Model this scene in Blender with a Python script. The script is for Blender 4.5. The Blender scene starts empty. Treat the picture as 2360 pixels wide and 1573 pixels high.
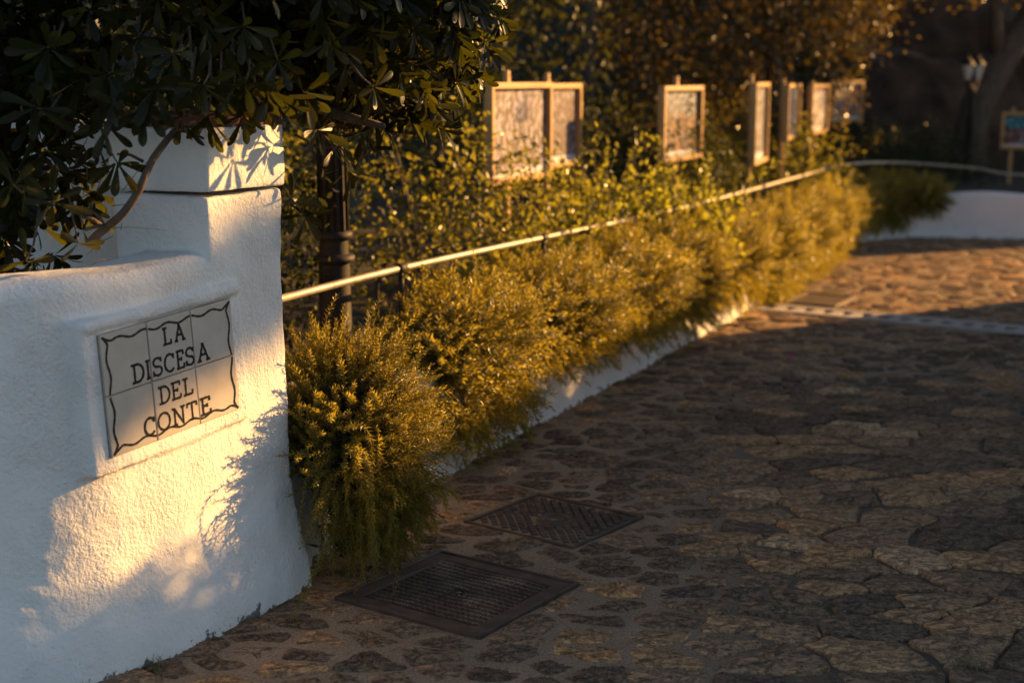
import bpy, math, numpy as np
from mathutils import Vector, Matrix, noise as mnoise

# ------------------------------------------------------------------ camera, sky, sun, exposure
sc = bpy.context.scene
COL = sc.collection
R = math.radians
CAM_H, PITCH = 1.6, R(10.5)
cd = bpy.data.cameras.new('camera')
cam = bpy.data.objects.new('camera', cd)
COL.objects.link(cam)
cam.location = (0, 0, CAM_H)
cam.rotation_euler = (R(90) - PITCH, 0, 0)
cd.lens = 50
cd.sensor_width = 36
cd.clip_start = 0.05
cd.clip_end = 500
cd.dof.use_dof = True
cd.dof.focus_distance = 4.35
cd.dof.aperture_fstop = 2.0
sc.camera = cam

SUN_AZ, SUN_EL = R(60), R(17)
sun_dir = Vector((math.sin(SUN_AZ) * math.cos(SUN_EL), math.cos(SUN_AZ) * math.cos(SUN_EL), math.sin(SUN_EL)))
w = bpy.data.worlds.new('World')
sc.world = w
w.use_nodes = True
wn = w.node_tree.nodes
bgn = wn['Background']
sky = wn.new('ShaderNodeTexSky')
sky.sky_type = 'NISHITA'
sky.sun_disc = False
sky.sun_elevation = SUN_EL
sky.sun_rotation = SUN_AZ
w.node_tree.links.new(sky.outputs[0], bgn.inputs[0])
bgn.inputs[1].default_value = 0.066
sl = bpy.data.lights.new('sun', 'SUN')
sl.energy = 5.0
sl.angle = R(0.5)
sl.color = (1.0, 0.53, 0.16)
so = bpy.data.objects.new('sun', sl)
COL.objects.link(so)
so.location = sun_dir * 40
so.rotation_euler = sun_dir.to_track_quat('Z', 'Y').to_euler()

sc.view_settings.view_transform = 'Standard'
sc.view_settings.look = 'None'
sc.view_settings.exposure = 1.42
sc.view_settings.gamma = 1
sc.view_settings.use_curve_mapping = False
sc.render.engine = 'CYCLES'
sc.cycles.use_denoising = True
sc.cycles.max_bounces = 8
sc.cycles.diffuse_bounces = 4
sc.cycles.glossy_bounces = 2
sc.cycles.transmission_bounces = 4
sc.cycles.sample_clamp_indirect = 6
sc.cycles.caustics_reflective = False
sc.cycles.caustics_refractive = False

# ------------------------------------------------------------------ helpers
def ray(px, py):
    f = 3278.0
    a = (px - 1180) / f
    b = (py - 786.5) / f
    d = np.array([a, math.cos(PITCH) - b * math.sin(PITCH), -math.sin(PITCH) - b * math.cos(PITCH)])
    return d / d[1]

def at(px, py, depth):
    return ray(px, py) * depth + np.array([0, 0, CAM_H])

def on_ground(px, py, z=0.0):
    d = ray(px, py)
    return d * ((z - CAM_H) / d[2]) + np.array([0, 0, CAM_H])

def sstep(a, b, x):
    t = np.clip((np.asarray(x, float) - a) / (b - a), 0, 1)
    return t * t * (3 - 2 * t)

def np_mesh(name, V, polys, smooth=False):
    """V (n,3); polys: list of int arrays (m,k)."""
    me = bpy.data.meshes.new(name)
    V = np.ascontiguousarray(V, dtype=np.float32)
    polys = [np.asarray(p, dtype=np.int32) for p in polys if len(p)]
    loops = np.concatenate([p.ravel() for p in polys])
    tot = np.concatenate([np.full(len(p), p.shape[1], np.int32) for p in polys])
    start = np.concatenate([[0], np.cumsum(tot)[:-1]]).astype(np.int32)
    me.vertices.add(len(V))
    me.vertices.foreach_set('co', V.ravel())
    me.loops.add(len(loops))
    me.loops.foreach_set('vertex_index', loops)
    me.polygons.add(len(tot))
    me.polygons.foreach_set('loop_start', start)
    me.polygons.foreach_set('loop_total', tot)
    me.update(calc_edges=True)
    me.validate()
    me.polygons.foreach_set('use_smooth', np.full(len(me.polygons), smooth))
    return me

def link(name, me, mat=None, parent=None, loc=None):
    o = bpy.data.objects.new(name, me)
    COL.objects.link(o)
    if mat is not None and me is not None:
        if not me.materials:
            me.materials.append(mat)
    if parent is not None:
        o.parent = parent
    if loc is not None:
        o.location = loc
    return o

def empty(name, label, cat, loc=(0, 0, 0), rotz=0, group=None):
    o = bpy.data.objects.new(name, None)
    COL.objects.link(o)
    o.empty_display_size = 0.1
    o.location = loc
    o.rotation_euler = (0, 0, rotz)
    return tag(o, label, cat, group)

def tag(o, label, cat, group=None, kind=None):
    if label: o['label'] = label
    if cat: o['category'] = cat
    if group: o['group'] = group
    if kind: o['kind'] = kind
    return o

def structure(o, label=None):
    o['kind'] = 'structure'
    if label: o['label'] = label
    return o

class MB:
    """collects verts / polys of any size into one mesh"""
    def __init__(s):
        s.V = []; s.P = {}; s.n = 0
    def add(s, V, *polys):
        V = np.asarray(V, float)
        s.V.append(V)
        for p in polys:
            p = np.asarray(p, int)
            if len(p): s.P.setdefault(p.shape[1], []).append(p + s.n)
        s.n += len(V)
    def box(s, c, size, M=None, taper=1.0):
        hx, hy, hz = np.array(size) / 2
        V = np.array([[x * hx * (taper if z > 0 else 1), y * hy * (taper if z > 0 else 1), z * hz] for z in (-1, 1) for x, y in ((-1, -1), (1, -1), (1, 1), (-1, 1))])
        if M is not None: V = V @ np.asarray(M).T
        s.add(V + np.asarray(c), [[3, 2, 1, 0], [4, 5, 6, 7], [0, 1, 5, 4], [1, 2, 6, 5], [2, 3, 7, 6], [3, 0, 4, 7]])
    def tube(s, pts, rad, sides=8, cap=True):
        pts = np.asarray(pts, float)
        n = len(pts)
        rad = np.broadcast_to(np.asarray(rad, float), (n,))
        T = np.gradient(pts, axis=0)
        T /= np.linalg.norm(T, axis=1)[:, None] + 1e-9
        up = np.array([0, 0, 1.0]) if abs(T[0][2]) < 0.9 else np.array([1.0, 0, 0])
        V = []
        A = np.cross(T[0], up); A /= np.linalg.norm(A)
        ang = np.linspace(0, 2 * math.pi, sides, endpoint=False)
        for i in range(n):
            A = A - T[i] * np.dot(A, T[i]); A /= np.linalg.norm(A) + 1e-9
            B = np.cross(T[i], A)
            V.append(pts[i] + rad[i] * (np.cos(ang)[:, None] * A + np.sin(ang)[:, None] * B))
        V = np.concatenate(V)
        i = np.arange(n - 1)[:, None] * sides
        j = np.arange(sides)[None]
        k = (j + 1) % sides
        q = np.stack([i + j, i + k, i + k + sides, i + j + sides], -1).reshape(-1, 4)
        ps = [q]
        if cap:
            V = np.concatenate([V, pts[:1], pts[-1:]])
            a, b = n * sides, n * sides + 1
            jj = np.arange(sides); kk = (jj + 1) % sides
            ps.append(np.stack([kk, jj, np.full(sides, a)], -1))
            ps.append(np.stack([jj + (n - 1) * sides, kk + (n - 1) * sides, np.full(sides, b)], -1))
        s.add(V, *ps)
    def lathe(s, prof, c=(0, 0, 0), sides=20):
        """prof: list of (r,z)"""
        prof = np.asarray(prof, float)
        ang = np.linspace(0, 2 * math.pi, sides, endpoint=False)
        V = np.concatenate([np.stack([r * np.cos(ang), r * np.sin(ang), np.full(sides, z)], -1) for r, z in prof]) + np.asarray(c)
        i = np.arange(len(prof) - 1)[:, None] * sides
        j = np.arange(sides)[None]; k = (j + 1) % sides
        q = np.stack([i + j, i + k, i + k + sides, i + j + sides], -1).reshape(-1, 4)
        s.add(V, q)
    def mesh(s, name, smooth=False):
        return np_mesh(name, np.concatenate(s.V), [np.concatenate(v) for v in s.P.values()], smooth)
    def build(s, name, mat, parent=None, smooth=False, loc=None):
        return link(name, s.mesh(name, smooth), mat, parent, loc)

def bevel(o, width=0.004, seg=2):
    m = o.modifiers.new('bevel', 'BEVEL')
    m.width = width; m.segments = seg; m.limit_method = 'ANGLE'
    return o

def inst(TV, TF, M, T):
    """instance template (n,3)/(m,k) by N matrices M (N,3,3) and translations T (N,3)"""
    V = np.einsum('nij,vj->nvi', M, TV) + T[:, None, :]
    F = TF[None] + (np.arange(len(M)) * len(TV))[:, None, None]
    return V.reshape(-1, 3), F.reshape(-1, TF.shape[1])

def unit(v):
    return v / (np.linalg.norm(v, axis=-1, keepdims=True) + 1e-9)

def frames(X, rng, upbias=None):
    """matrices whose columns are X (dir), Y, Z (leaf normal) for each direction"""
    N = len(X)
    X = unit(X)
    r = rng.normal(size=(N, 3))
    if upbias is not None: r = r * (1 - upbias) + np.array([0, 0, 2.0]) * upbias
    Z = unit(r - X * np.sum(r * X, 1, keepdims=True))
    Y = np.cross(Z, X)
    return np.stack([X, Y, Z], -1)

# ------------------------------------------------------------------ materials
def new_mat(name):
    m = bpy.data.materials.new(name)
    m.use_nodes = True
    nt = m.node_tree
    return m, nt, nt.nodes['Principled BSDF'], nt.nodes['Material Output']

def N(nt, t, **kw):
    n = nt.nodes.new(t)
    for k, v in kw.items():
        if k.startswith('i_'): n.inputs[k[2:].replace('_', ' ')].default_value = v
        else: setattr(n, k, v)
    return n

def coords(nt, scale=(1, 1, 1), which='Object'):
    tc = N(nt, 'ShaderNodeTexCoord')
    mp = N(nt, 'ShaderNodeMapping')
    mp.inputs['Scale'].default_value = scale
    nt.links.new(tc.outputs[which], mp.inputs[0])
    return mp.outputs[0]

def noise_n(nt, co, scale, detail=4, rough=0.55, dist=0.0):
    n = N(nt, 'ShaderNodeTexNoise')
    n.inputs['Scale'].default_value = scale
    n.inputs['Detail'].default_value = detail
    n.inputs['Roughness'].default_value = rough
    n.inputs['Distortion'].default_value = dist
    nt.links.new(co, n.inputs['Vector'])
    return n.outputs[0]

def ramp(nt, fac, stops, interp='LINEAR'):
    r = N(nt, 'ShaderNodeValToRGB')
    r.color_ramp.interpolation = interp
    els = r.color_ramp.elements
    while len(els) > 1: els.remove(els[-1])
    els[0].position = stops[0][0]; els[0].color = (*stops[0][1], 1)
    for p, c in stops[1:]:
        e = els.new(p); e.color = (*c, 1)
    nt.links.new(fac, r.inputs[0])
    return r.outputs[0]

def mix(nt, fac, a, b, mode='MIX'):
    m = N(nt, 'ShaderNodeMix', data_type='RGBA', blend_type=mode)
    for sock, v in ((m.inputs[0], fac), (m.inputs[6], a), (m.inputs[7], b)):
        if isinstance(v, (int, float)): sock.default_value = v
        elif isinstance(v, tuple): sock.default_value = (*v, 1)
        else: nt.links.new(v, sock)
    return m.outputs[2]

def math_n(nt, op, a, b=None, clamp=False):
    m = N(nt, 'ShaderNodeMath', operation=op, use_clamp=clamp)
    for i, v in enumerate((a, b)):
        if v is None: continue
        if isinstance(v, (int, float)): m.inputs[i].default_value = v
        else: nt.links.new(v, m.inputs[i])
    return m.outputs[0]

def bump(nt, h, strength, distance, prev=None):
    b = N(nt, 'ShaderNodeBump')
    b.inputs['Strength'].default_value = strength
    b.inputs['Distance'].default_value = distance
    nt.links.new(h, b.inputs['Height'])
    if prev is not None: nt.links.new(prev, b.inputs['Normal'])
    return b.outputs[0]

def plaster(name='white_plaster', grain=1.0):
    m, nt, P, out = new_mat(name)
    co = coords(nt)
    big = noise_n(nt, co, 3.0, 5, 0.6)
    col = ramp(nt, big, [(0.3, (0.74, 0.73, 0.71)), (0.7, (0.82, 0.81, 0.79))])
    pin = noise_n(nt, co, 170, 2, 0.5)
    pinm = ramp(nt, pin, [(0.24, (1, 1, 1)), (0.29, (0, 0, 0))])
    col = mix(nt, math_n(nt, 'MULTIPLY', pinm, 0.7), col, (0.16, 0.14, 0.12))
    # splashed dirt along the foot of the wall
    sep = N(nt, 'ShaderNodeSeparateXYZ'); nt.links.new(co, sep.inputs[0])
    foot = math_n(nt, 'SUBTRACT', 1.0, math_n(nt, 'DIVIDE', sep.outputs[2], 0.09), True)
    dn = noise_n(nt, co, 17, 8, 0.72)
    dm = math_n(nt, 'GREATER_THAN', math_n(nt, 'ADD', dn, math_n(nt, 'MULTIPLY', foot, 0.30)), 0.81)
    col = mix(nt, math_n(nt, 'MULTIPLY', dm, 0.85), col, (0.07, 0.055, 0.04))
    st = noise_n(nt, co, 9, 6, 0.7)
    col = mix(nt, math_n(nt, 'MULTIPLY', ramp(nt, st, [(0.55, (0, 0, 0)), (0.8, (1, 1, 1))]), 0.22), col, (0.42, 0.37, 0.31))
    nt.links.new(col, P.inputs['Base Color'])
    P.inputs['Roughness'].default_value = 0.9
    P.inputs['Specular IOR Level'].default_value = 0.25
    fine = noise_n(nt, co, 85, 4, 0.62)
    mid = noise_n(nt, co, 34, 4, 0.55, 0.6)
    patch = ramp(nt, noise_n(nt, co, 4.5, 2, 0.5), [(0.35, (0.25, 0.25, 0.25)), (0.62, (1, 1, 1))])
    b1 = bump(nt, mid, 0.55, 0.006)
    b2 = bump(nt, math_n(nt, 'MULTIPLY', fine, patch), 1.0 * grain, 0.0085, b1)
    nt.links.new(b2, P.inputs['Normal'])
    return m

def leaf_mat(name, c1, c2, transl, tfac=0.35, rough=0.35, spec=0.5, scale=3.0):
    m, nt, P, out = new_mat(name)
    geo = N(nt, 'ShaderNodeNewGeometry')
    tc = coords(nt)
    rnd = geo.outputs['Random Per Island']
    nz = noise_n(nt, tc, scale, 2)
    f = math_n(nt, 'MULTIPLY', math_n(nt, 'ADD', rnd, nz), 0.5)
    col = mix(nt, ramp(nt, f, [(0.25, (0, 0, 0)), (0.75, (1, 1, 1))]), c1, c2)
    nt.links.new(col, P.inputs['Base Color'])
    P.inputs['Roughness'].default_value = rough
    P.inputs['Specular IOR Level'].default_value = spec
    tr = N(nt, 'ShaderNodeBsdfTranslucent')
    nt.links.new(mix(nt, rnd, transl, tuple(x * 0.55 for x in transl)), tr.inputs[0])
    mx = N(nt, 'ShaderNodeMixShader')
    mx.inputs[0].default_value = tfac
    nt.links.new(P.outputs[0], mx.inputs[1]); nt.links.new(tr.outputs[0], mx.inputs[2])
    nt.links.new(mx.outputs[0], out.inputs[0])
    return m

def simple(name, c1, c2, scale=12, rough=0.6, metal=0.0, bstr=0.3, bdist=0.003, bscale=None, stretch=(1, 1, 1), spec=0.5):
    m, nt, P, out = new_mat(name)
    co = coords(nt, stretch)
    n = noise_n(nt, co, scale, 5, 0.6)
    nt.links.new(ramp(nt, n, [(0.3, c1), (0.7, c2)]), P.inputs['Base Color'])
    P.inputs['Roughness'].default_value = rough
    P.inputs['Metallic'].default_value = metal
    P.inputs['Specular IOR Level'].default_value = spec
    if bstr:
        nt.links.new(bump(nt, noise_n(nt, co, bscale or scale * 3, 5, 0.6), bstr, bdist), P.inputs['Normal'])
    return m

MAT = {}
MAT['plaster'] = plaster()
MAT['iron'] = simple('dark_iron', (0.012, 0.010, 0.009), (0.03, 0.025, 0.021), 30, 0.6, 0.0, spec=0.25)
MAT['cast'] = simple('rusty_cast_iron', (0.045, 0.032, 0.024), (0.13, 0.08, 0.055), 16, 0.65, 0.2, 0.5, 0.002, 160)
MAT['rail'] = simple('galvanised_rail', (0.26, 0.22, 0.17), (0.44, 0.39, 0.31), 14, 0.45, 0.3, 0.2, 0.001)
MAT['wood'] = simple('pale_pine', (0.42, 0.225, 0.075), (0.56, 0.33, 0.115), 7, 0.55, 0, 0.25, 0.002, 40, (6, 6, 1))
MAT['bark'] = simple('grey_brown_bark', (0.05, 0.036, 0.026), (0.14, 0.10, 0.07), 18, 0.85, 0, 0.8, 0.01, 30, (1, 1, 0.25))
MAT['brush'] = simple('shade_dark_brushwood', (0.012, 0.009, 0.006), (0.035, 0.025, 0.015), 60, 0.9, 0, 0)  # near black so the gaps between sprigs read as deep shade
MAT['twig'] = simple('twig_bark', (0.06, 0.045, 0.03), (0.15, 0.11, 0.07), 40, 0.8, 0, 0.5, 0.002, 120)
MAT['soil'] = simple('dark_soil', (0.02, 0.015, 0.01), (0.05, 0.037, 0.025), 8, 0.95, 0, 0.8, 0.02, 30)
MAT['scrub'] = simple('dark_scrub', (0.008, 0.008, 0.004), (0.02, 0.018, 0.009), 1.5, 0.95, 0, 1.0, 0.2, 4)
MAT['rock'] = simple('brown_granite', (0.035, 0.022, 0.015), (0.13, 0.082, 0.055), 2.2, 0.9, 0, 0.9, 0.06, 5)
MAT['terracotta'] = simple('terracotta', (0.10, 0.032, 0.016), (0.18, 0.06, 0.03), 16, 0.85)
MAT['concrete'] = simple('pale_concrete', (0.34, 0.30, 0.26), (0.47, 0.42, 0.37), 10, 0.9, 0, 0.4, 0.003, 60)
MAT['ink'] = simple('black_ink', (0.010, 0.010, 0.011), (0.03, 0.027, 0.026), 90, 0.35, 0, 0.1, 0.0005)
MAT['grout'] = simple('grey_grout', (0.20, 0.17, 0.14), (0.36, 0.32, 0.28), 60, 0.9)
MAT['white_glass'] = simple('frosted_glass', (0.55, 0.53, 0.47), (0.66, 0.63, 0.57), 8, 0.3, 0, 0)
MAT['petal'] = simple('magenta_petal', (0.55, 0.02, 0.16), (0.65, 0.04, 0.22), 40, 0.5, 0, 0)
MAT['dry_grass'] = leaf_mat('weed_grass', (0.10, 0.10, 0.03), (0.22, 0.17, 0.07), (0.25, 0.22, 0.06), 0.3, 0.6)
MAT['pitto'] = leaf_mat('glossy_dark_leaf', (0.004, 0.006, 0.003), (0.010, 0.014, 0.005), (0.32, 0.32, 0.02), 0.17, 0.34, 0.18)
MAT['rosemary'] = leaf_mat('rosemary_needles', (0.045, 0.050, 0.012), (0.14, 0.135, 0.030), (0.84, 0.67, 0.06), 0.40, 0.38, 0.45)
MAT['shrub'] = leaf_mat('small_green_leaf', (0.016, 0.024, 0.005), (0.065, 0.075, 0.014), (0.62, 0.56, 0.05), 0.36, 0.34, 0.4)
MAT['shrub_light'] = leaf_mat('yellow_green_leaf', (0.03, 0.042, 0.008), (0.11, 0.12, 0.022), (0.74, 0.72, 0.05), 0.46, 0.36, 0.4)
MAT['tree_leaf'] = leaf_mat('dull_tree_leaf', (0.012, 0.011, 0.005), (0.045, 0.034, 0.012), (0.46, 0.31, 0.035), 0.26, 0.28, 0.6)
MAT['dark_leaf'] = leaf_mat('deep_green_leaf', (0.010, 0.014, 0.006), (0.026, 0.034, 0.011), (0.20, 0.21, 0.03), 0.20, 0.42, 0.25)

def tile_mat():
    m, nt, P, out = new_mat('glazed_cream_tile')
    co = coords(nt)
    n = noise_n(nt, co, 9, 5, 0.6)
    col = ramp(nt, n, [(0.3, (0.48, 0.43, 0.37)), (0.7, (0.60, 0.55, 0.48))])
    oi = N(nt, 'ShaderNodeObjectInfo')
    col = mix(nt, math_n(nt, 'MULTIPLY', oi.outputs['Random'], 0.35), col, (0.46, 0.40, 0.34))
    sp = noise_n(nt, co, 70, 3, 0.7)
    col = mix(nt, math_n(nt, 'MULTIPLY', ramp(nt, sp, [(0.68, (0, 0, 0)), (0.75, (1, 1, 1))]), 0.6), col, (0.20, 0.15, 0.11))
    nt.links.new(col, P.inputs['Base Color'])
    P.inputs['Roughness'].default_value = 0.28
    nt.links.new(bump(nt, noise_n(nt, co, 22, 3), 0.25, 0.002), P.inputs['Normal'])
    return m
MAT['tile'] = tile_mat()

def mortar_mat():
    m, nt, P, out = new_mat('trodden_mortar')
    co = coords(nt)
    a = noise_n(nt, co, 2.6, 6, 0.62)
    col = ramp(nt, a, [(0.35, (0.17, 0.125, 0.09)), (0.5, (0.265, 0.195, 0.14)), (0.68, (0.38, 0.285, 0.205))])
    g = noise_n(nt, co, 120, 5, 0.75)
    col = mix(nt, 0.62, col, ramp(nt, g, [(0.36, (0.06, 0.045, 0.034)), (0.5, (0.22, 0.162, 0.115)), (0.66, (0.42, 0.32, 0.23))]))
    dirt = N(nt, 'ShaderNodeAttribute', attribute_name='dirt').outputs['Fac']
    col = mix(nt, 1.0, mix(nt, math_n(nt, 'MULTIPLY', dirt, 0.85), col, (0.055, 0.042, 0.032)), (1.08, 1.0, 0.84), 'MULTIPLY')
    nt.links.new(col, P.inputs['Base Color'])
    P.inputs['Roughness'].default_value = 0.7
    b1 = bump(nt, noise_n(nt, co, 16, 6, 0.65), 0.8, 0.022)
    b2 = bump(nt, g, 0.9, 0.004, b1)
    nt.links.new(b2, P.inputs['Normal'])
    return m
MAT['mortar'] = mortar_mat()

def stone_mat():
    m, nt, P, out = new_mat('split_paving_stone')
    co = coords(nt)
    at_ = N(nt, 'ShaderNodeAttribute', attribute_name='tone')
    tone = at_.outputs['Fac']
    base = ramp(nt, tone, [(0.0, (0.120, 0.092, 0.073)), (0.2, (0.185, 0.137, 0.102)), (0.45, (0.29, 0.204, 0.139)), (0.68, (0.37, 0.245, 0.147)), (0.86, (0.40, 0.252, 0.138)), (1.0, (0.46, 0.33, 0.225))])
    big = noise_n(nt, co, 7, 6, 0.65, 0.8)
    base = mix(nt, 0.75, base, ramp(nt, big, [(0.25, (0.42, 0.42, 0.44)), (0.5, (0.9, 0.88, 0.86)), (0.75, (1.45, 1.35, 1.22))]), 'MULTIPLY')
    gr = noise_n(nt, coords(nt, (0.6, 1, 1)), 46, 6, 0.75, 0.6)
    base = mix(nt, 0.85, base, ramp(nt, gr, [(0.39, (0.22, 0.22, 0.23)), (0.5, (0.9, 0.88, 0.85)), (0.60, (1.9, 1.78, 1.6))]), 'MULTIPLY')
    sp = noise_n(nt, co, 120, 3, 0.75)
    base = mix(nt, math_n(nt, 'MULTIPLY', ramp(nt, sp, [(0.56, (0, 0, 0)), (0.66, (1, 1, 1))]), 0.55), base, (0.30, 0.26, 0.22))
    base = mix(nt, math_n(nt, 'MULTIPLY', ramp(nt, sp, [(0.34, (1, 1, 1)), (0.43, (0, 0, 0))]), 0.7), base, (0.018, 0.016, 0.016))
    base = mix(nt, 1.0, base, (1.12, 1.0, 0.83), 'MULTIPLY')
    nt.links.new(base, P.inputs['Base Color'])
    P.inputs['Roughness'].default_value = 0.75
    P.inputs['Specular IOR Level'].default_value = 0.2
    b1 = bump(nt, noise_n(nt, co, 13, 6, 0.65, 1.2), 0.9, 0.022)
    b2 = bump(nt, noise_n(nt, co, 70, 4, 0.65), 0.7, 0.006, b1)
    nt.links.new(b2, P.inputs['Normal'])
    return m
MAT['stone'] = stone_mat()

# ------------------------------------------------------------------ ground, path, planter line
PL = np.array([(-0.80, 4.30), (-0.64, 4.66), (-0.37, 5.35), (-0.076, 6.078), (0.612, 7.554), (1.0, 8.45), (1.52, 9.52), (2.245, 11.22), (2.70, 12.35),
               (3.06, 13.2), (3.52, 14.05), (4.10, 14.42), (4.75, 14.35), (5.6, 14.25), (7.2, 14.45), (10.5, 15.2)])
PH = np.array([0.60, 0.58, 0.48, 0.42, 0.40, 0.40, 0.38, 0.36, 0.36, 0.36, 0.38, 0.41, 0.47, 0.42, 0.40, 0.40])

def resample(P, step):
    """Catmull-Rom through P then even resampling; returns pts"""
    P = np.asarray(P, float)
    Q = np.vstack([2 * P[0] - P[1], P, 2 * P[-1] - P[-2]])
    out = []
    for i in range(1, len(Q) - 2):
        t = np.linspace(0, 1, 24, endpoint=False)[:, None]
        a, b, c, d = Q[i - 1], Q[i], Q[i + 1], Q[i + 2]
        out.append(0.5 * ((2 * b) + (-a + c) * t + (2 * a - 5 * b + 4 * c - d) * t ** 2 + (-a + 3 * b - 3 * c + d) * t ** 3))
    out = np.concatenate(out + [P[-1:]])
    s = np.concatenate([[0], np.cumsum(np.linalg.norm(np.diff(out[:, :2], axis=0), axis=1))])
    n = max(2, int(s[-1] / step))
    u = np.linspace(0, s[-1], n)
    return np.stack([np.interp(u, s, out[:, k]) for k in range(out.shape[1])], -1)

CURVE = resample(np.column_stack([PL, PH]), 0.05)
CT = np.gradient(CURVE[:, :2], axis=0); CT /= np.linalg.norm(CT, axis=1)[:, None]
CN = np.stack([CT[:, 1], -CT[:, 0]], -1)      # points to the path

def planter_at(s):
    """point, tangent, normal-to-path, height at arc length s from the pillar"""
    i = min(len(CURVE) - 1, max(0, int(s / 0.05)))
    return CURVE[i, :2], CT[i], CN[i], CURVE[i, 2]

# far ground
g = MB()
g.add([[-150, -150, -0.06], [150, -150, -0.06], [150, 150, -0.06], [-150, 150, -0.06]], [[0, 1, 2, 3]])
structure(g.build('ground', MAT['soil']), 'dark earth beyond the path and the planted beds')

# path mortar bed
def ridge(x, y):
    return mnoise.noise((x * 1.1, y * 1.1, 3.3)) * 0.010

def rubble(x, y):
    return mnoise.noise((x * 7, y * 9, 8.8)) * 0.0045 + mnoise.noise((x * 19, y * 22, 2.8)) * 0.0025

def tightness(x, y):
    return sstep(0.35, 1.15, x - 0.10 * (y - 4)) * sstep(8.0, 5.8, y)

gx = np.concatenate([np.arange(-2.6, 3.6, 0.026), np.arange(3.6, 12.01, 0.07)]); gy = np.concatenate([np.arange(1.0, 2.8, 0.1), np.arange(2.8, 8.5, 0.024), np.arange(8.5, 15.4, 0.05)])
XX, YY = np.meshgrid(gx, gy)
TT = tightness(XX, YY)
ZZ = np.array([[ridge(x, y) + rubble(x, y) for x in gx] for y in gy]) - 0.006 * TT
nx, ny = len(gx), len(gy)
idx = np.arange(nx * ny).reshape(ny, nx)
q = np.stack([idx[:-1, :-1], idx[:-1, 1:], idx[1:, 1:], idx[1:, :-1]], -1).reshape(-1, 4)
path = link('path', np_mesh('path', np.stack([XX, YY, ZZ], -1).reshape(-1, 3), [q], True), MAT['mortar'])
pa_ = path.data.attributes.new('dirt', 'FLOAT', 'POINT'); pa_.data.foreach_set('value', TT.ravel().astype(np.float32))
structure(path, 'rough stone paved path sloping past the white planter wall')

# --- things let into the path: corners on the ground
COV1 = [on_ground(*p)[:2] for p in ((815, 1390), (1140, 1475), (1290, 1345), (985, 1270))]
COV2 = [on_ground(*p)[:2] for p in ((1098, 1210), (1356, 1272), (1451, 1186), (1210, 1133))]
COV3 = [np.array(p) for p in ((1.93, 10.12), (2.28, 9.93), (2.55, 10.40), (2.2, 10.6))]
DR_A, DR_B = np.array([1.70, 9.95]), np.array([4.6, 8.14])
def rect_fit(c):
    c = np.array(c); ctr = c.mean(0)
    u = (c[1] - c[0]) + (c[2] - c[3]); v = (c[3] - c[0]) + (c[2] - c[1])
    lu, lv = np.linalg.norm(u) / 2, np.linalg.norm(v) / 2
    u /= np.linalg.norm(u); v = v - u * v.dot(u); v /= np.linalg.norm(v)
    return ctr, u, v, lu, lv
RC1, RC2, RC3 = rect_fit(COV1), rect_fit(COV2), rect_fit(COV3)
dv = DR_B - DR_A; DL = np.linalg.norm(dv); du = dv / DL; dn = np.array([-du[1], du[0]])
RCD = ((DR_A + DR_B) / 2, du, dn, DL, 0.30)
HOLES = [(RC1, 0.018), (RC2, 0.015), (RC3, 0.02), (RCD, 0.02)]

# --- paving stones
rng = np.random.default_rng(11)
def inside_path(x, y):
    if y > 15.2 or x > 10.5: return False
    d = np.hypot(CURVE[:, 0] - x, CURVE[:, 1] - y); i = d.argmin()
    side = (np.array([x, y]) - CURVE[i, :2]).dot(CN[i])
    if y > 4.3 and side < -0.06: return False
    if y <= 4.3 and x < -0.95 - 0.6 * (3.75 - y): return False
    return x < 2.75 + 0.487 * (y - 4) + 3.5 * (y > 11.9)
AN = 1.45
sites = []
cell = {}
for _ in range(80000):
    x = rng.uniform(-1.6, 10.5); y = 2.6 + (15 - 2.6) * rng.random()
    if not inside_path(x, y): continue
    t = tightness(x, y)
    r = (0.076 + 0.046 * t) * rng.uniform(0.75, 1.65) * (1 + 0.35 * float(sstep(7, 12, y)))
    k = (int(x / 0.3), int(y / 0.3)); ok = True
    for a in (-1, 0, 1):
        for b in (-1, 0, 1):
            for (sx, sy, sr) in cell.get((k[0] + a, k[1] + b), ()):
                if ((sx - x) / AN) ** 2 + (sy - y) ** 2 < (max(r, sr) * 0.98) ** 2: ok = False; break
    if not ok: continue
    bad = False
    for (c, u, v, lu, lv), mg in HOLES:
        p = np.array([x, y]) - c
        if abs(p.dot(u)) < lu / 2 + mg + 0.02 and abs(p.dot(v)) < lv / 2 + mg + 0.02: bad = True
    if bad: continue
    cell.setdefault(k, []).append((x, y, r)); sites.append((x, y, r))
S = np.array(sites)

def clip(poly, n, d):
    out = []
    m = len(poly)
    for i in range(m):
        a, b = poly[i], poly[(i + 1) % m]
        da, db = a[0] * n[0] + a[1] * n[1] - d, b[0] * n[0] + b[1] * n[1] - d
        if da <= 0: out.append(a)
        if (da < 0) != (db < 0) and da != db:
            t = da / (da - db); out.append((a[0] + (b[0] - a[0]) * t, a[1] + (b[1] - a[1]) * t))
    return out

def chaikin(p):
    p = np.asarray(p); n = np.roll(p, -1, 0)
    return np.stack([p * 0.83 + n * 0.17, p * 0.17 + n * 0.83], 1).reshape(-1, 2)

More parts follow.
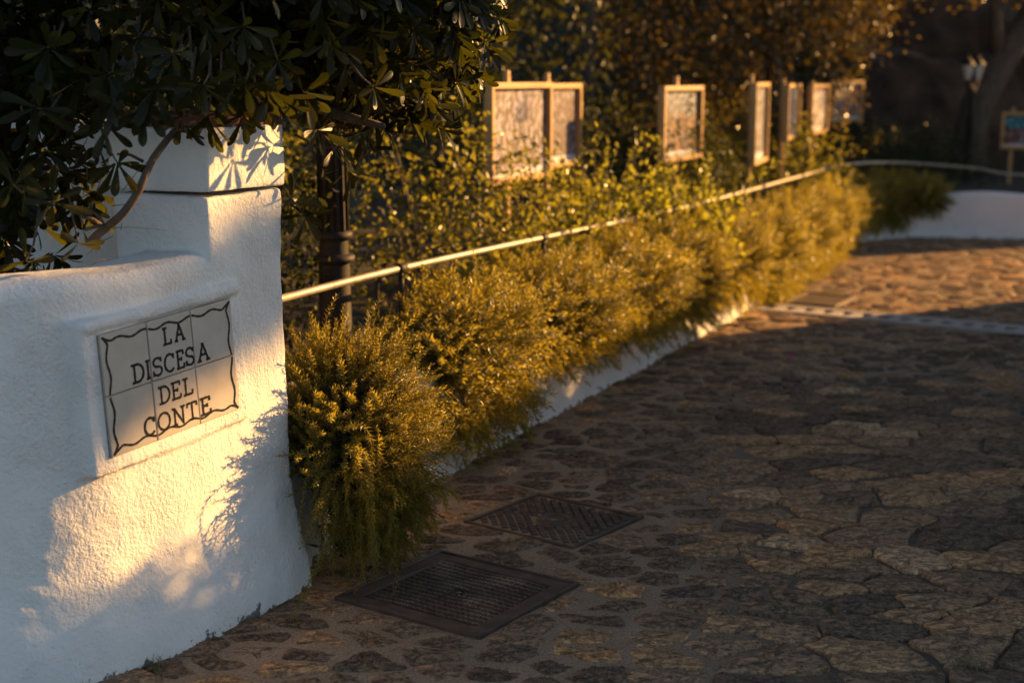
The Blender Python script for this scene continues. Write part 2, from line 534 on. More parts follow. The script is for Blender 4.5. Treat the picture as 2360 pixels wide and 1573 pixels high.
stones = []
SA = S[:, :2] / np.array([AN, 1])
for i in range(len(S)):
    x, y, r = S[i]
    d2 = ((SA - SA[i]) ** 2).sum(1)
    nb = np.argsort(d2)[1:22]
    poly = [(x - 0.36, y - 0.36), (x + 0.36, y - 0.36), (x + 0.36, y + 0.36), (x - 0.36, y + 0.36)]
    t = float(tightness(x, y))
    gap = (0.0125 * (1 - t) + 0.0030 * t)
    for j in nb:
        # anisotropic bisector (metric x/AN)
        nxv = (S[j, 0] - x) / AN ** 2; nyv = (S[j, 1] - y)
        mid = ((S[j, 0] + x) / 2, (S[j, 1] + y) / 2)
        L = math.hypot(nxv, nyv); nv = (nxv / L, nyv / L)
        gg = gap * rng.uniform(0.35, 1.9)
        poly = clip(poly, nv, mid[0] * nv[0] + mid[1] * nv[1] - gg)
        if len(poly) < 3: break
    if len(poly) < 3: continue
    for (c, u, v, lu, lv), mg in HOLES:
        p = np.array([x, y]) - c
        a, b = p.dot(u), p.dot(v)
        ea, eb = abs(a) - lu / 2, abs(b) - lv / 2
        if max(ea, eb) > 0.5: continue
        if ea > eb: nv, base = u * np.sign(-a), -(lu / 2 + mg)
        else: nv, base = v * np.sign(-b), -(lv / 2 + mg)
        poly = clip(poly, nv, c.dot(nv) + base)
        if len(poly) < 3: break
    if len(poly) < 3: continue
    p = np.array(poly)
    ctr = p.mean(0)
    if (np.ptp(p[:, 0]) < 0.05) or (np.ptp(p[:, 1]) < 0.035): continue
    near = y < 8.5
    # jagged outline: midpoint jitter, then round off
    nxt = np.roll(p, -1, 0)
    jit = (p + nxt) / 2 + rng.normal(size=p.shape) * 0.085 * np.linalg.norm(nxt - p, axis=1)[:, None]
    p = np.stack([p, jit], 1).reshape(-1, 2)
    p = chaikin(p)
    if near and t < 0.5: p = chaikin(p)
    wb = np.array([mnoise.noise((a * 8, b * 8, 1.5)) * 0.15 + mnoise.noise((a * 24, b * 24, 5.5)) * 0.05 for a, b in p])
    p = ctr + (p - ctr) * (1 + wb[:, None] * (1 - 0.6 * t))
    stones.append((p, t, near))

def stone_mesh(p, t, near):
    c = p.mean(0)
    n = len(p)
    rad = np.linalg.norm(p - c, axis=1).mean()
    h = rng.uniform(0.000, 0.0075) + 0.002 * t
    tilt = rng.normal(size=2) * 0.035
    def ring(inset, z):
        q = c + (p - c) * max(0.1, 1 - inset / rad)
        zz = z + (q - c) @ tilt + np.array([ridge(a, b) for a, b in q]) * 0.9
        return np.column_stack([q, zz])
    rough = rng.normal(size=n) * 0.0016
    r0, r1, r2, r3 = ring(0, -0.018), ring(0.002, h * 0.5 - 0.002), ring(0.0075, h), ring(rad * 0.5, h + 0.001)
    r2[:, 2] += rough; r3[:, 2] += rng.normal(size=n) * 0.0022
    V = np.vstack([r0, r1, r2, r3, [[c[0], c[1], h + 0.0015 + ridge(*c) * 0.9]]])
    j = np.arange(n); k = (j + 1) % n
    qs = np.concatenate([np.stack([j + a * n, k + a * n, k + (a + 1) * n, j + (a + 1) * n], -1) for a in range(3)])
    tri = np.stack([j + 3 * n, k + 3 * n, np.full(n, 4 * n)], -1)
    tone = rng.choice([rng.uniform(0, 0.2), rng.uniform(0.2, 0.5), rng.uniform(0.45, 0.85), 1.0], p=[0.60, 0.26, 0.13, 0.01] if rng.random() > t else [0.22, 0.42, 0.33, 0.03])
    return V, qs, tri, tone

def proj_area(p):
    x, y = p[:, 0], p[:, 1]
    zc = y * math.cos(PITCH) + CAM_H * math.sin(PITCH)
    yc = y * math.sin(PITCH) - CAM_H * math.cos(PITCH)
    sx, sy = x / zc * 3278, yc / zc * 3278
    if abs(sx.mean()) > 1230 or abs(sy.mean()) > 830: return 0
    return abs(np.dot(sx, np.roll(sy, 1)) - np.dot(sy, np.roll(sx, 1))) / 2
areas = np.array([proj_area(s[0]) for s in stones])
order = np.argsort(-areas)
single = set(order[:300].tolist())
rest = MB(); rest_tone = []
for i, (p, t, near) in enumerate(stones):
    V, qs, tri, tone = stone_mesh(p, t, near)
    if i in single:
        c = np.array([*p.mean(0), 0.0])
        me = np_mesh('paving_stone', V - c, [qs, tri], True)
        a = me.attributes.new('tone', 'FLOAT', 'POINT'); a.data.foreach_set('value', np.full(len(V), tone, np.float32))
        # object coordinates differ per stone: a private offset of the texture comes from its own place
        link('paving_stone', me, MAT['stone'], path, c)
    else:
        rest.add(V, qs, tri); rest_tone.append(np.full(len(V), tone, np.float32))
me = rest.mesh('paving_stone', True)
a = me.attributes.new('tone', 'FLOAT', 'POINT'); a.data.foreach_set('value', np.concatenate(rest_tone))
o = link('paving_stone', me, MAT['stone'], path); o['kind'] = 'stuff'

# ------------------------------------------------------------------ manhole covers and drain
def cover_root(name, label, rc, group=None):
    c, u, v, lu, lv = rc
    return empty(name, label, 'manhole cover', (c[0], c[1], -0.004), math.atan2(u[1], u[0]), group)

r1 = cover_root('manhole_cover', 'square iron cover with a fine grid of treads and broad frame nearest the white wall', RC1, 'iron covers in the path')
lu, lv = RC1[3], RC1[4]
m = MB()
fw = 0.052
for sx in (-1, 1):
    m.box((sx * (lu / 2 - fw / 2), 0, 0.0), (fw, lv, 0.024))
    m.box((0, sx * (lv / 2 - fw / 2), 0.0), (lu - 2 * fw, fw, 0.024))
bevel(m.build('frame', MAT['cast'], r1), 0.004)
m = MB()
for sx in (-1, 1):
    m.box((sx * (lu / 2 + 0.006), 0, 0.004), (0.010, lv + 0.022, 0.028))
    m.box((0, sx * (lv / 2 + 0.006), 0.004), (lu + 0.002, 0.010, 0.028))
bevel(m.build('outer_rim', MAT['cast'], r1), 0.003)
m = MB()
pu, pv = lu - 2 * fw - 0.008, lv - 2 * fw - 0.008
m.box((0, 0, -0.005), (pu, pv, 0.012))
m.build('plate', MAT['cast'], r1)
m = MB()
NU, NV = 19, 15
for i in range(NU):
    for j in range(NV):
        x = (i + 0.5) / NU * pu - pu / 2; y = (j + 0.5) / NV * pv - pv / 2
        if (x / 0.03) ** 2 + (y / 0.018) ** 2 < 1: continue
        m.box((x, y, 0.0055), (pu / NU * 0.80, pv / NV * 0.48, 0.009), None, 0.82)
o = m.build('tread_pattern', MAT['cast'], r1); o['kind'] = 'stuff'
m = MB()
for i in range(NU + 1):
    m.box((i / NU * pu - pu / 2, 0, 0.003), (0.0022, pv, 0.006))
m.build('grid_ribs', MAT['cast'], r1)['kind'] = 'stuff'
m = MB(); m.lathe([(0.026, 0.0095), (0.022, 0.011), (0.017, 0.010), (0.015, 0.0018), (0.0005, 0.0018)], sides=18)
m.build('key_hole', MAT['iron'], r1, True)

r2 = cover_root('manhole_cover', 'square iron cover with diamond treads and a ring at its centre', RC2, 'iron covers in the path')
lu, lv = RC2[3], RC2[4]
m = MB()
fw = 0.016
for sx in (-1, 1):
    m.box((sx * (lu / 2 - fw / 2), 0, 0.002), (fw, lv, 0.022))
    m.box((0, sx * (lv / 2 - fw / 2), 0.002), (lu - 2 * fw, fw, 0.022))
bevel(m.build('frame', MAT['cast'], r2), 0.003)
m = MB(); pu, pv = lu - 2 * fw - 0.008, lv - 2 * fw - 0.008
m.box((0, 0, -0.004), (pu, pv, 0.016)); m.build('plate', MAT['cast'], r2)
m = MB()
c45 = math.cos(R(45)); RM = np.array([[c45, -c45, 0], [c45, c45, 0], [0, 0, 1]])
st = pu / 10
for i in range(-11, 12):
    for j in range(-11, 12):
        x, y = (i - j) * st / 2, (i + j) * st / 2
        if abs(x) > pu / 2 - st * 0.4 or abs(y) > pv / 2 - st * 0.4: continue
        if math.hypot(x, y) < 0.085: continue
        if (abs(x - pu * .40) < .02 and abs(y) < .02) or (abs(x + pu * .40) < .02 and abs(y) < .02): continue
        m.box((x, y, 0.0075), (st * 0.60, st * 0.60, 0.010), RM, 0.7)
o = m.build('tread_pattern', MAT['cast'], r2); o['kind'] = 'stuff'
m = MB()
for ra, rb in ((0.052, 0.066), (0.022, 0.036)):
    m.lathe([(ra, 0.003), (ra + 0.002, 0.011), (rb - 0.002, 0.011), (rb, 0.003)], sides=32)
m.build('ring', MAT['cast'], r2, True)
for sx in (-1, 1):
    m = MB(); m.lathe([(0.014, 0.006), (0.011, 0.0075), (0.009, 0.0045), (0.0005, 0.0045)], (sx * pu * 0.40, 0, 0), 12)
    m.build('lifting_hole', MAT['iron'], r2, True)

r3 = cover_root('manhole_cover', 'plain rusty cover in the sunlit strip just behind the slotted drain', RC3, 'iron covers in the path')
lu, lv = RC3[3], RC3[4]
m = MB()
for sx in (-1, 1):
    m.box((sx * (lu / 2 - .02), 0, 0.006), (0.04, lv, 0.03)); m.box((0, sx * (lv / 2 - .02), 0.006), (lu - .08, 0.04, 0.03))
bevel(m.build('frame', MAT['cast'], r3), 0.004)
m = MB(); m.box((0, 0, 0.002), (lu - 0.088, lv - 0.088, 0.028)); m.build('plate', MAT['cast'], r3)

# slotted concrete drain crossing the path
rd = empty('drain_channel', 'pale concrete drain with a row of dark slots crossing the path', 'drain', (*RCD[0], 0.0), math.atan2(du[1], du[0]))
nsl = int(DL / 0.135)
stp = DL / nsl
m = MB()
for sy in (-1, 1):
    m.box((0, sy * 0.115, 0.0), (DL, 0.07, 0.04))
bevel(m.build('channel_edge', MAT['concrete'], rd), 0.006)
m = MB(); m.box((0, 0, -0.03), (DL, 0.158, 0.01)); m.build('channel_bed', MAT['iron'], rd)
bar = MB(); bar.box((0, 0, 0), (stp - 0.070, 0.158, 0.030)); bm_ = bar.mesh('slat'); bm_.materials.append(MAT['concrete'])
for i in range(nsl):
    link('slat', bm_, None, rd, ((i + 0.5) * stp - DL / 2, 0, 0.001))

# ------------------------------------------------------------------ white wall and pillar
A0 = np.array([-0.868, 4.06])
HEAD = R(26)
def wall_line():
    """face line from pillar corner B back past A and curving left; returns s, pts, normals"""
    ss = np.arange(0.357, -1.90, -0.02)
    pts = []
    p = A0 + 0.357 * np.array([math.sin(HEAD), math.cos(HEAD)])
    hs = []
    for s in ss:
        h = R(26 + 5 * sstep(0, -0.22, s) + 5 * sstep(-0.22, -0.5, s) + 31 * sstep(-0.28, -0.74, s) + 14 * sstep(-0.7, -1.5, s))
        pts.append(p.copy()); hs.append(h)
        p = p - 0.02 * np.array([math.sin(h), math.cos(h)])
    return ss, np.array(pts), np.array([[math.cos(h), -math.sin(h)] for h in hs]), np.array(hs)
WS, WP, WN, WH = wall_line()

# plaque plane (hand-set slab of six tiles)
pTL, pTR = at(232, 772, 3.655), at(538, 684, 4.115)
pBL, pBR = at(250, 1058, 3.64), at(543, 946, 4.105)
PQ_O = (pTL + pTR + pBL + pBR) / 4
pu_ = unit((pTR - pTL) + (pBR - pBL)); pv_ = (pTL - pBL) + (pTR - pBR); pv_ = unit(pv_ - pu_ * pv_.dot(pu_)); pn_ = np.cross(pu_, pv_)
PQ_W = (np.linalg.norm(pTR - pTL) + np.linalg.norm(pBR - pBL)) / 2
PQ_H = (np.linalg.norm(pTL - pBL) + np.linalg.norm(pTR - pBR)) / 2
# seat it so that its middle lies just proud of the wall face
def face_at(s):
    i = int(np.argmin(abs(WS - s))); return WP[i], WN[i]

def flare(z, s):
    f = 0.075 * (1 - sstep(0, 0.42, z)) ** 1.5 + 0.012 * (1 - sstep(0, 0.9, z))
    return f * (0.8 + 0.2 * sstep(-0.7, 0.0, s))

def wall_top(s):
    return 1.085 + 0.018 * sstep(-0.45, -0.05, s) + 0.006 * math.sin(9 * s)

def build_wall():
    m = MB()
    zs = np.concatenate([np.linspace(-0.08, 1.0, 46), [1.0]])
    thick = 0.26
    # closed solid along the face line: front, rounded top, back
    prof_rows = []
    for i in range(len(WS)):
        s, p, n = WS[i], WP[i], WN[i]
        top = wall_top(s) if s < 0.0 else 1.10
        row = []
        for z in np.linspace(-0.08, top - 0.05, 30):
            row.append((*(p + n * flare(max(z, 0), s)), z))
        for a in np.linspace(0.15, math.pi - 0.15, 8):
            off = -0.05 + 0.05 * math.cos(a) if a < math.pi / 2 else -thick + 0.05 + 0.05 * math.cos(a)
            row.append((*(p + n * off), top - 0.05 + 0.05 * math.sin(a)))
        for z in (top - 0.05, 0.5, -0.08):
            row.append((*(p - n * thick), z))
        prof_rows.append(row)
    Vv = np.array(prof_rows); ni, nj = Vv.shape[:2]
    ii = np.arange(ni - 1)[:, None]; jj = np.arange(nj)[None]
    kk = (jj + 1) % nj
    q = np.stack([ii * nj + jj, (ii + 1) * nj + jj, (ii + 1) * nj + kk, ii * nj + kk], -1).reshape(-1, 4)
    m.add(Vv.reshape(-1, 3), q, [list(range(nj - 1, -1, -1))], [[(ni - 1) * nj + j for j in range(nj)]])
    # pillar shaft
    d = np.array([math.sin(HEAD), math.cos(HEAD)]); n = np.array([math.cos(HEAD), -math.sin(HEAD)])
    c = A0 + d * 0.1785 - n * 0.172
    M3 = np.array([[n[0], d[0], 0], [n[1], d[1], 0], [0, 0, 1]])
    m.box((c[0], c[1], 0.585), (0.344, 0.357, 1.36), M3)
    # slab under the plaque
    pc = PQ_O + pn_ * (-0.035)
    m.box(pc + pv_ * 0.0, (PQ_W + 0.11, PQ_H + 0.085, 0.056), np.stack([pu_, pv_, pn_], -1))
    hood = PQ_O + pv_ * (PQ_H / 2 + 0.026) - pn_ * 0.022
    m.box(hood, (PQ_W + 0.09, 0.03, 0.058), np.stack([pu_, pv_, pn_], -1))
    return m.mesh('raw'), c, M3

def remeshed(me, voxel, smooth_it, noise_amp, name):
    o = bpy.data.objects.new('tmp', me); COL.objects.link(o)
    r = o.modifiers.new('r', 'REMESH'); r.mode = 'VOXEL'; r.voxel_size = voxel
    s = o.modifiers.new('s', 'SMOOTH'); s.factor = 0.5; s.iterations = smooth_it
    dg = bpy.context.evaluated_depsgraph_get()
    nm = bpy.data.meshes.new_from_object(o.evaluated_get(dg))
    bpy.data.objects.remove(o)
    n = len(nm.vertices)
    co = np.empty(n * 3, np.float32); nm.vertices.foreach_get('co', co); co = co.reshape(-1, 3)
    no = np.empty(n * 3, np.float32); nm.vertices.foreach_get('normal', no); no = no.reshape(-1, 3)
    d = np.array([mnoise.noise(Vector(c * 4.0)) * 1.0 + mnoise.noise(Vector(c * 11.0)) * 0.55 + mnoise.noise(Vector(c * 30.0)) * 0.22 for c in co])
    # never push out through the tiles
    rel = co - PQ_O
    inside = (np.abs(rel @ pu_) < PQ_W / 2 + 0.004) & (np.abs(rel @ pv_) < PQ_H / 2 + 0.004) & (np.abs(rel @ pn_) < 0.05)
    d[inside] = 0
    co2 = co + no * (d * noise_amp)[:, None]
    nm.vertices.foreach_set('co', co2.astype(np.float32).ravel())
    nm.update()
    nm.name = name
    nm.materials.clear()
    nm.polygons.foreach_set('use_smooth', np.full(len(nm.polygons), True))
    return nm

wall = empty('plastered_wall', 'white roughcast wall ending in a square pillar with the name tiles', 'wall', (A0[0], A0[1], 0))
wl = Vector((A0[0], A0[1], 0))
raw, PC, PM = build_wall()
nm = remeshed(raw, 0.0065, 12, 0.006, 'wall_body')
nm.transform(Matrix.Translation(-wl))
link('wall_body', nm, MAT['plaster'], wall)
mb = MB(); mb.box((PC[0] + 0.004 * PM[0, 0], PC[1] + 0.004 * PM[1, 0], 1.369), (0.362, 0.372, 0.182), PM)
nm = remeshed(mb.mesh('raw'), 0.006, 8, 0.004, 'pillar_cap')
nm.transform(Matrix.Translation(-wl))
link('pillar_cap', nm, MAT['plaster'], wall)
for k in range(4):
    mb = MB(); mb.box((0, 0, 0), (0.362, 0.090, 0.036), PM)
    o = mb.build('coping_tile', MAT['terracotta'], wall)
    dvec = PM[:, 1] * (-0.1395 + 0.093 * k)
    o.location = (PC[0] + dvec[0] - wl.x, PC[1] + dvec[1] - wl.y, 1.479 + 0.002 * (k % 2))
    bevel(o, 0.005)

# ------------------------------------------------------------------ the tile plaque
PQM = Matrix((( *[pu_[0], pv_[0], pn_[0]],), ( *[pu_[1], pv_[1], pn_[1]],), ( *[pu_[2], pv_[2], pn_[2]],)))
plq = empty('tile_plaque', 'six cream tiles lettered LA DISCESA DEL CONTE inside a wavy black border', 'name plaque', tuple(PQ_O))
plq.rotation_euler = PQM.to_euler()
mb = MB(); mb.box((0, 0, -0.0085), (PQ_W, PQ_H, 0.011)); mb.build('grout', MAT['grout'], plq)
tw, thh = PQ_W / 3, PQ_H / 2
trng = np.random.default_rng(3)
for i in range(3):
    for j in range(2):
        mb = MB(); mb.box((0, 0, 0), (tw - 0.0045, thh - 0.0045, 0.009))
        o = mb.build('tile', MAT['tile'], plq)
        o.location = ((i - 1) * tw, (j - 0.5) * thh, -0.0010 + trng.uniform(-0.0005, 0.0005))
        bevel(o, 0.002, 3)
ZI = 0.0046
def ribbon(mb, pts, wd):
    """flat painted stroke through pts (metres on the plaque), broken at the tile joints"""
    pts = np.asarray(pts, float)
    s = np.concatenate([[0], np.cumsum(np.linalg.norm(np.diff(pts, axis=0), axis=1))])
    n = max(3, int(s[-1] / 0.0015))
    u = np.linspace(0, s[-1], n)
    P = np.stack([np.interp(u, s, pts[:, k]) for k in (0, 1)], -1)
    ph = trng.uniform(0, 9)
    T = np.gradient(P, axis=0); T /= np.linalg.norm(T, axis=1)[:, None] + 1e-9
    Nn = np.stack([-T[:, 1], T[:, 0]], -1)
    wv = wd / 2 * (1 + 0.10 * np.sin(u * 260 + ph) + 0.06 * np.sin(u * 610 + 2 * ph))
    L, Rr = P + Nn * wv[:, None], P - Nn * wv[:, None]
    keep = (np.abs(np.abs(P[:, 0]) - tw / 2) > 0.0024) & (np.abs(P[:, 1]) > 0.0024)
    V = np.vstack([np.column_stack([L, np.full(n, ZI)]), np.column_stack([Rr, np.full(n, ZI)]), np.column_stack([L, np.full(n, ZI - 0.0016)]), np.column_stack([Rr, np.full(n, ZI - 0.0016)])])
    i = np.array([k for k in range(n - 1) if keep[k] and keep[k + 1]])
    if len(i) == 0: return
    mb.add(V, np.stack([i, i + n, i + n + 1, i + 1], -1), np.stack([i + 2 * n, i, i + 1, i + 1 + 2 * n], -1), np.stack([i + n, i + 3 * n, i + 3 * n + 1, i + n + 1], -1))

def arc(cx, cy, rx, ry, a0, a1, n=24):
    a = np.radians(np.linspace(a0, a1, n)); return [(cx + rx * math.cos(t), cy + ry * math.sin(t)) for t in a]
GL = {
 'L': [[(.28, 0), (.28, 1)], [(0, 1), (.56, 1)], [(0, 0), (.96, 0), (.98, .26)]],
 'A': [[(.5, 1), (.14, 0)], [(.5, 1), (.86, 0)], [(.27, .36), (.73, .36)], [(-.02, 0), (.32, 0)], [(.68, 0), (1.02, 0)], [(.36, 1), (.54, 1)]],
 'D': [[(.24, 0), (.24, 1)], [(0, 1), (.45, 1)] + arc(.45, .5, .5, .5, 90, -90) + [(.45, 0), (0, 0)]],
 'I': [[(.5, 0), (.5, 1)], [(.05, 1), (.95, 1)], [(.05, 0), (.95, 0)]],
 'S': [arc(.5, .75, .42, .25, 25, 270, 22) + arc(.5, .25, .45, .25, 90, -155, 22)[1:], [(.90, 1.02), (.90, .74)], [(.06, .30), (.06, -.02)]],
 'C': [arc(.55, .5, .52, .5, 42, 318, 34), [(.95, 1.02), (.95, .70)]],
 'E': [[(.24, 0), (.24, 1)], [(0, 1), (.92, 1), (.92, .76)], [(.24, .52), (.66, .52)], [(.66, .64), (.66, .40)], [(0, 0), (.96, 0), (.98, .26)]],
 'N': [[(.18, 0), (.18, 1), (.82, 0), (.82, 1)], [(0, 0), (.36, 0)], [(-.02, 1), (.18, 1)], [(.64, 1), (1.0, 1)]],
 'T': [[(.5, 0), (.5, 1)], [(.02, .76), (.02, 1), (.98, 1), (.98, .76)], [(.26, 0), (.74, 0)]],
 'O': [arc(.5, .5, .48, .5, 0, 360, 40)],
}
ROWS = [(.094, .227, [('L', .440, .502), ('A', .527, .609)]),
        (.316, .460, [('D', .193, .283), ('I', .295, .328), ('S', .348, .416), ('C', .435, .507), ('E', .524, .584), ('S', .599, .662), ('A', .688, .788)]),
        (.566, .703, [('D', .368, .455), ('E', .465, .537), ('L', .555, .629)]),
        (.783, .924, [('C', .246, .321), ('O', .346, .437), ('N', .456, .555), ('T', .571, .649), ('E', .678, .760)])]
for v0, v1, letters in ROWS:
    for ch, u0, u1 in letters:
        mb = MB()
        for stroke in GL[ch]:
            pts = [((u0 + (u1 - u0) * x - 0.5) * PQ_W, (0.5 - (v1 + (v0 - v1) * y)) * PQ_H) for x, y in stroke]
            ribbon(mb, pts, 0.0072)
        mb.build('letter', MAT['ink'], plq)
def wavy(p0, p1, inn, waves):
    p0, p1, inn = np.array(p0), np.array(p1), np.array(inn)
    t = np.linspace(0, 1, 120)
    env = np.minimum(1, np.minimum(t, 1 - t) / 0.07)
    off = 0.0135 * env ** 0.8 + 0.0048 * np.sin(t * waves * 2 * math.pi + 0.6) * env
    return p0 + (p1 - p0) * t[:, None] + inn * off[:, None]
hw, hh = PQ_W / 2 - 0.008, PQ_H / 2 - 0.008
for p0, p1, inn, wv in (((-hw, hh), (hw, hh), (0, -1), 5.5), ((hw, hh), (hw, -hh), (-1, 0), 3.2), ((hw, -hh), (-hw, -hh), (0, 1), 5.5), ((-hw, -hh), (-hw, hh), (1, 0), 3.3)):
    mb = MB(); ribbon(mb, wavy(p0, p1, inn, wv), 0.0062); mb.build('border_line', MAT['ink'], plq)

# ------------------------------------------------------------------ planter wall, soil, rail
pw = MB()
rows = []
for i in range(len(CURVE)):
    p, n, h = CURVE[i, :2], CN[i], CURVE[i, 2]
    wob = 0.012 * mnoise.noise((p[0] * 2.2, p[1] * 2.2, 1.0)) + 0.006 * mnoise.noise((p[0] * 7, p[1] * 7, 4.0))
    hh_ = h + 0.012 * mnoise.noise((p[0] * 1.7, p[1] * 1.7, 9.0))
    row = []
    for (o_, z) in ((0.055, -0.06), (0.05, 0.0), (0.03, 0.05), (0.016, 0.12), (0.006, 0.2), (0.0, hh_ - 0.08), (-0.006, hh_ - 0.03), (-0.022, hh_ - 0.008), (-0.05, hh_), (-0.12, hh_), (-0.16, hh_ - 0.02), (-0.17, hh_ - 0.1), (-0.17, -0.06)):
        zz = wob * (1 + 0.6 * mnoise.noise((p[0] * 9, p[1] * 9, z * 9)))
        row.append((*(p + n * (o_ - 0.03 + zz)), z))
    rows.append(row)
Vv = np.array(rows); ni, nj = Vv.shape[:2]
ii = np.arange(ni - 1)[:, None]; jj = np.arange(nj - 1)[None]
pw.add(Vv.reshape(-1, 3), np.stack([ii * nj + jj, (ii + 1) * nj + jj, (ii + 1) * nj + jj + 1, ii * nj + jj + 1], -1).reshape(-1, 4), [[j for j in range(nj)]], [[(ni - 1) * nj + j for j in range(nj - 1, -1, -1)]])
o = pw.build('planter_wall', MAT['plaster'], None, True)
tag(o, 'low white planter wall under the rosemary curving right at its far end', 'wall')

sb = MB(); rows = []
for i in range(0, len(CURVE), 4):
    p, n, h = CURVE[i, :2], CN[i], CURVE[i, 2]
    row = []
    for k, d in enumerate((0.12, 0.4, 0.9, 1.6, 2.6, 4.2)):
        qd = p - n * d
        if i > len(CURVE) * 0.55 and d > 1: qd = p - n * d + np.array([-0.0, 0.25 * d])
        row.append((*qd, min(h - 0.03, 0.36) + 0.04 * mnoise.noise((qd[0] * 2, qd[1] * 2, 0)) + 0.02 * k))
    rows.append(row)
Vv = np.array(rows); ni, nj = Vv.shape[:2]
ii = np.arange(ni - 1)[:, None]; jj = np.arange(nj - 1)[None]
sb.add(Vv.reshape(-1, 3), np.stack([ii * nj + jj, (ii + 1) * nj + jj, (ii + 1) * nj + jj + 1, ii * nj + jj + 1], -1).reshape(-1, 4))
structure(sb.build('soil_bed', MAT['soil'], None, True), 'dark raised soil behind the low white planter wall')

RAIL = [at(*p) for p in ((640, 690, 4.95), (648, 688, 5.0), (925, 618, 5.9), (1250, 548, 7.2), (1540, 487, 9.2), (1700, 446, 10.7), (1850, 405, 12.8), (1950, 380, 14.3), (2070, 375, 15.0), (2250, 388, 15.1), (2352, 403, 15.0))]
RAIL.append(RAIL[-1] + np.array([1.6, -0.1, -0.03])); RAIL.append(RAIL[-1] + np.array([2.0, -0.2, 0]))
rail_pts = resample(np.array(RAIL), 0.12)
rr = empty('handrail', 'long pale handrail on dark brackets running above the rosemary and bending right', 'handrail', tuple(RAIL[0] * np.array([1, 1, 0])))
rl = np.array(rr.location)
mb = MB(); mb.tube(rail_pts - rl, 0.0145, 10); mb.build('rail', MAT['rail'], rr, True)
for (px, py, dpt) in ((925, 618, 5.9), (1255, 547, 7.23), (1535, 488, 9.16), (1650, 461, 10.2), (1850, 405, 12.8)):
    c = at(px, py, dpt); i = int(np.argmin(np.linalg.norm(rail_pts - c, axis=1)))
    t = unit(rail_pts[min(i + 1, len(rail_pts) - 1)] - rail_pts[i - 1]); c = rail_pts[i]
    mb = MB(); mb.tube([c - rl - t * 0.03, c - rl - t * 0.028, c - rl + t * 0.028, c - rl + t * 0.03], [0.018, 0.022, 0.022, 0.018], 12)
    mb.tube([c - rl + [0, 0, -0.014], c - rl + [0, 0, -0.045]], 0.011, 8)
    mb.build('clamp', MAT['iron'], rr, True)
    mb = MB()
    side = np.array([-t[1], t[0], 0]) * 0.0
    top = c - rl + np.array([0, 0, -0.04])
    pts = [top, top + [0, 0, -0.03], top + side + [0, 0, -0.09], [top[0] + side[0], top[1] + side[1], 0.28]]
    mb.tube(pts, 0.013, 8); mb.build('post', MAT['iron'], rr, True)
# slim curved stanchion beside the first bracket
c = at(868, 652, 5.72)
mb = MB(); mb.tube([c - rl + [0.03, 0.02, 0.012], c - rl + [0.012, 0.01, 0.01], c - rl, c - rl + [-0.002, 0, -0.04], [c[0] - rl[0] - 0.002, c[1] - rl[1], 0.28]], 0.011, 8)
mb.build('post', MAT['iron'], rr, True)

# ------------------------------------------------------------------ rosemary
def needle_tpl():
    return np.array([[0, 0, 0], [0.42, 0.075, 0.02], [1, 0, -0.05], [0.42, -0.075, 0.02]]), np.array([[0, 1, 2, 3]])

def sprig_curve(pts, rng, spacing=0.0036, nlen=0.021, nw=1.0):
    """needles along a stem curve -> V,F(quads) ; stem as 3-sided tube appended"""
    pts = np.asarray(pts, float)
    s = np.concatenate([[0], np.cumsum(np.linalg.norm(np.diff(pts, axis=0), axis=1))])
    n = max(6, int(s[-1] / spacing))
    u = np.linspace(0.02 * s[-1], s[-1], n)
    P = np.stack([np.interp(u, s, pts[:, k]) for k in range(3)], -1)
    T = unit(np.gradient(P, axis=0))
    a = np.arange(n) * 2.4 + rng.uniform(0, 6)
    up = np.array([0.31, 0.2, 0.93]); A = unit(np.cross(T, up)); B = np.cross(T, A)
    rad = np.cos(a)[:, None] * A + np.sin(a)[:, None] * B
    frac = u / s[-1]
    opening = np.radians(62 - 14 * frac ** 3 + rng.normal(size=n) * 9)
    X = T * np.cos(opening)[:, None] + rad * np.sin(opening)[:, None]
    Y = unit(np.cross(X, T)); Z = np.cross(X, Y)
    L = nlen * (1 - 0.30 * frac ** 4) * rng.uniform(0.75, 1.15, n)
    M = np.stack([X * L[:, None], Y * (L * nw)[:, None], Z * L[:, None]], -1)
    tv, tf = needle_tpl()
    V, F = inst(tv, tf, M, P)
    mb = MB(); mb.tube(pts[::max(1, len(pts) // 6)], 0.0016, 3, False)
    sv = mb.V[0]; sf = mb.P[4][0]
    return np.vstack([V, sv]), np.vstack([F, sf + len(V)])

def sprig_templates(rng, n, spacing, nlen, length, nw=1.0):
    out = []
    for _ in range(n):
        t = np.linspace(0, 1, 10)
        b1, b2 = rng.normal() * 0.16, rng.uniform(-0.28, 0.12)
        pts = np.stack([t, b1 * t ** 2, b2 * t ** 2], -1) * length
        out.append(sprig_curve(pts, rng, spacing, nlen, nw))
    return out

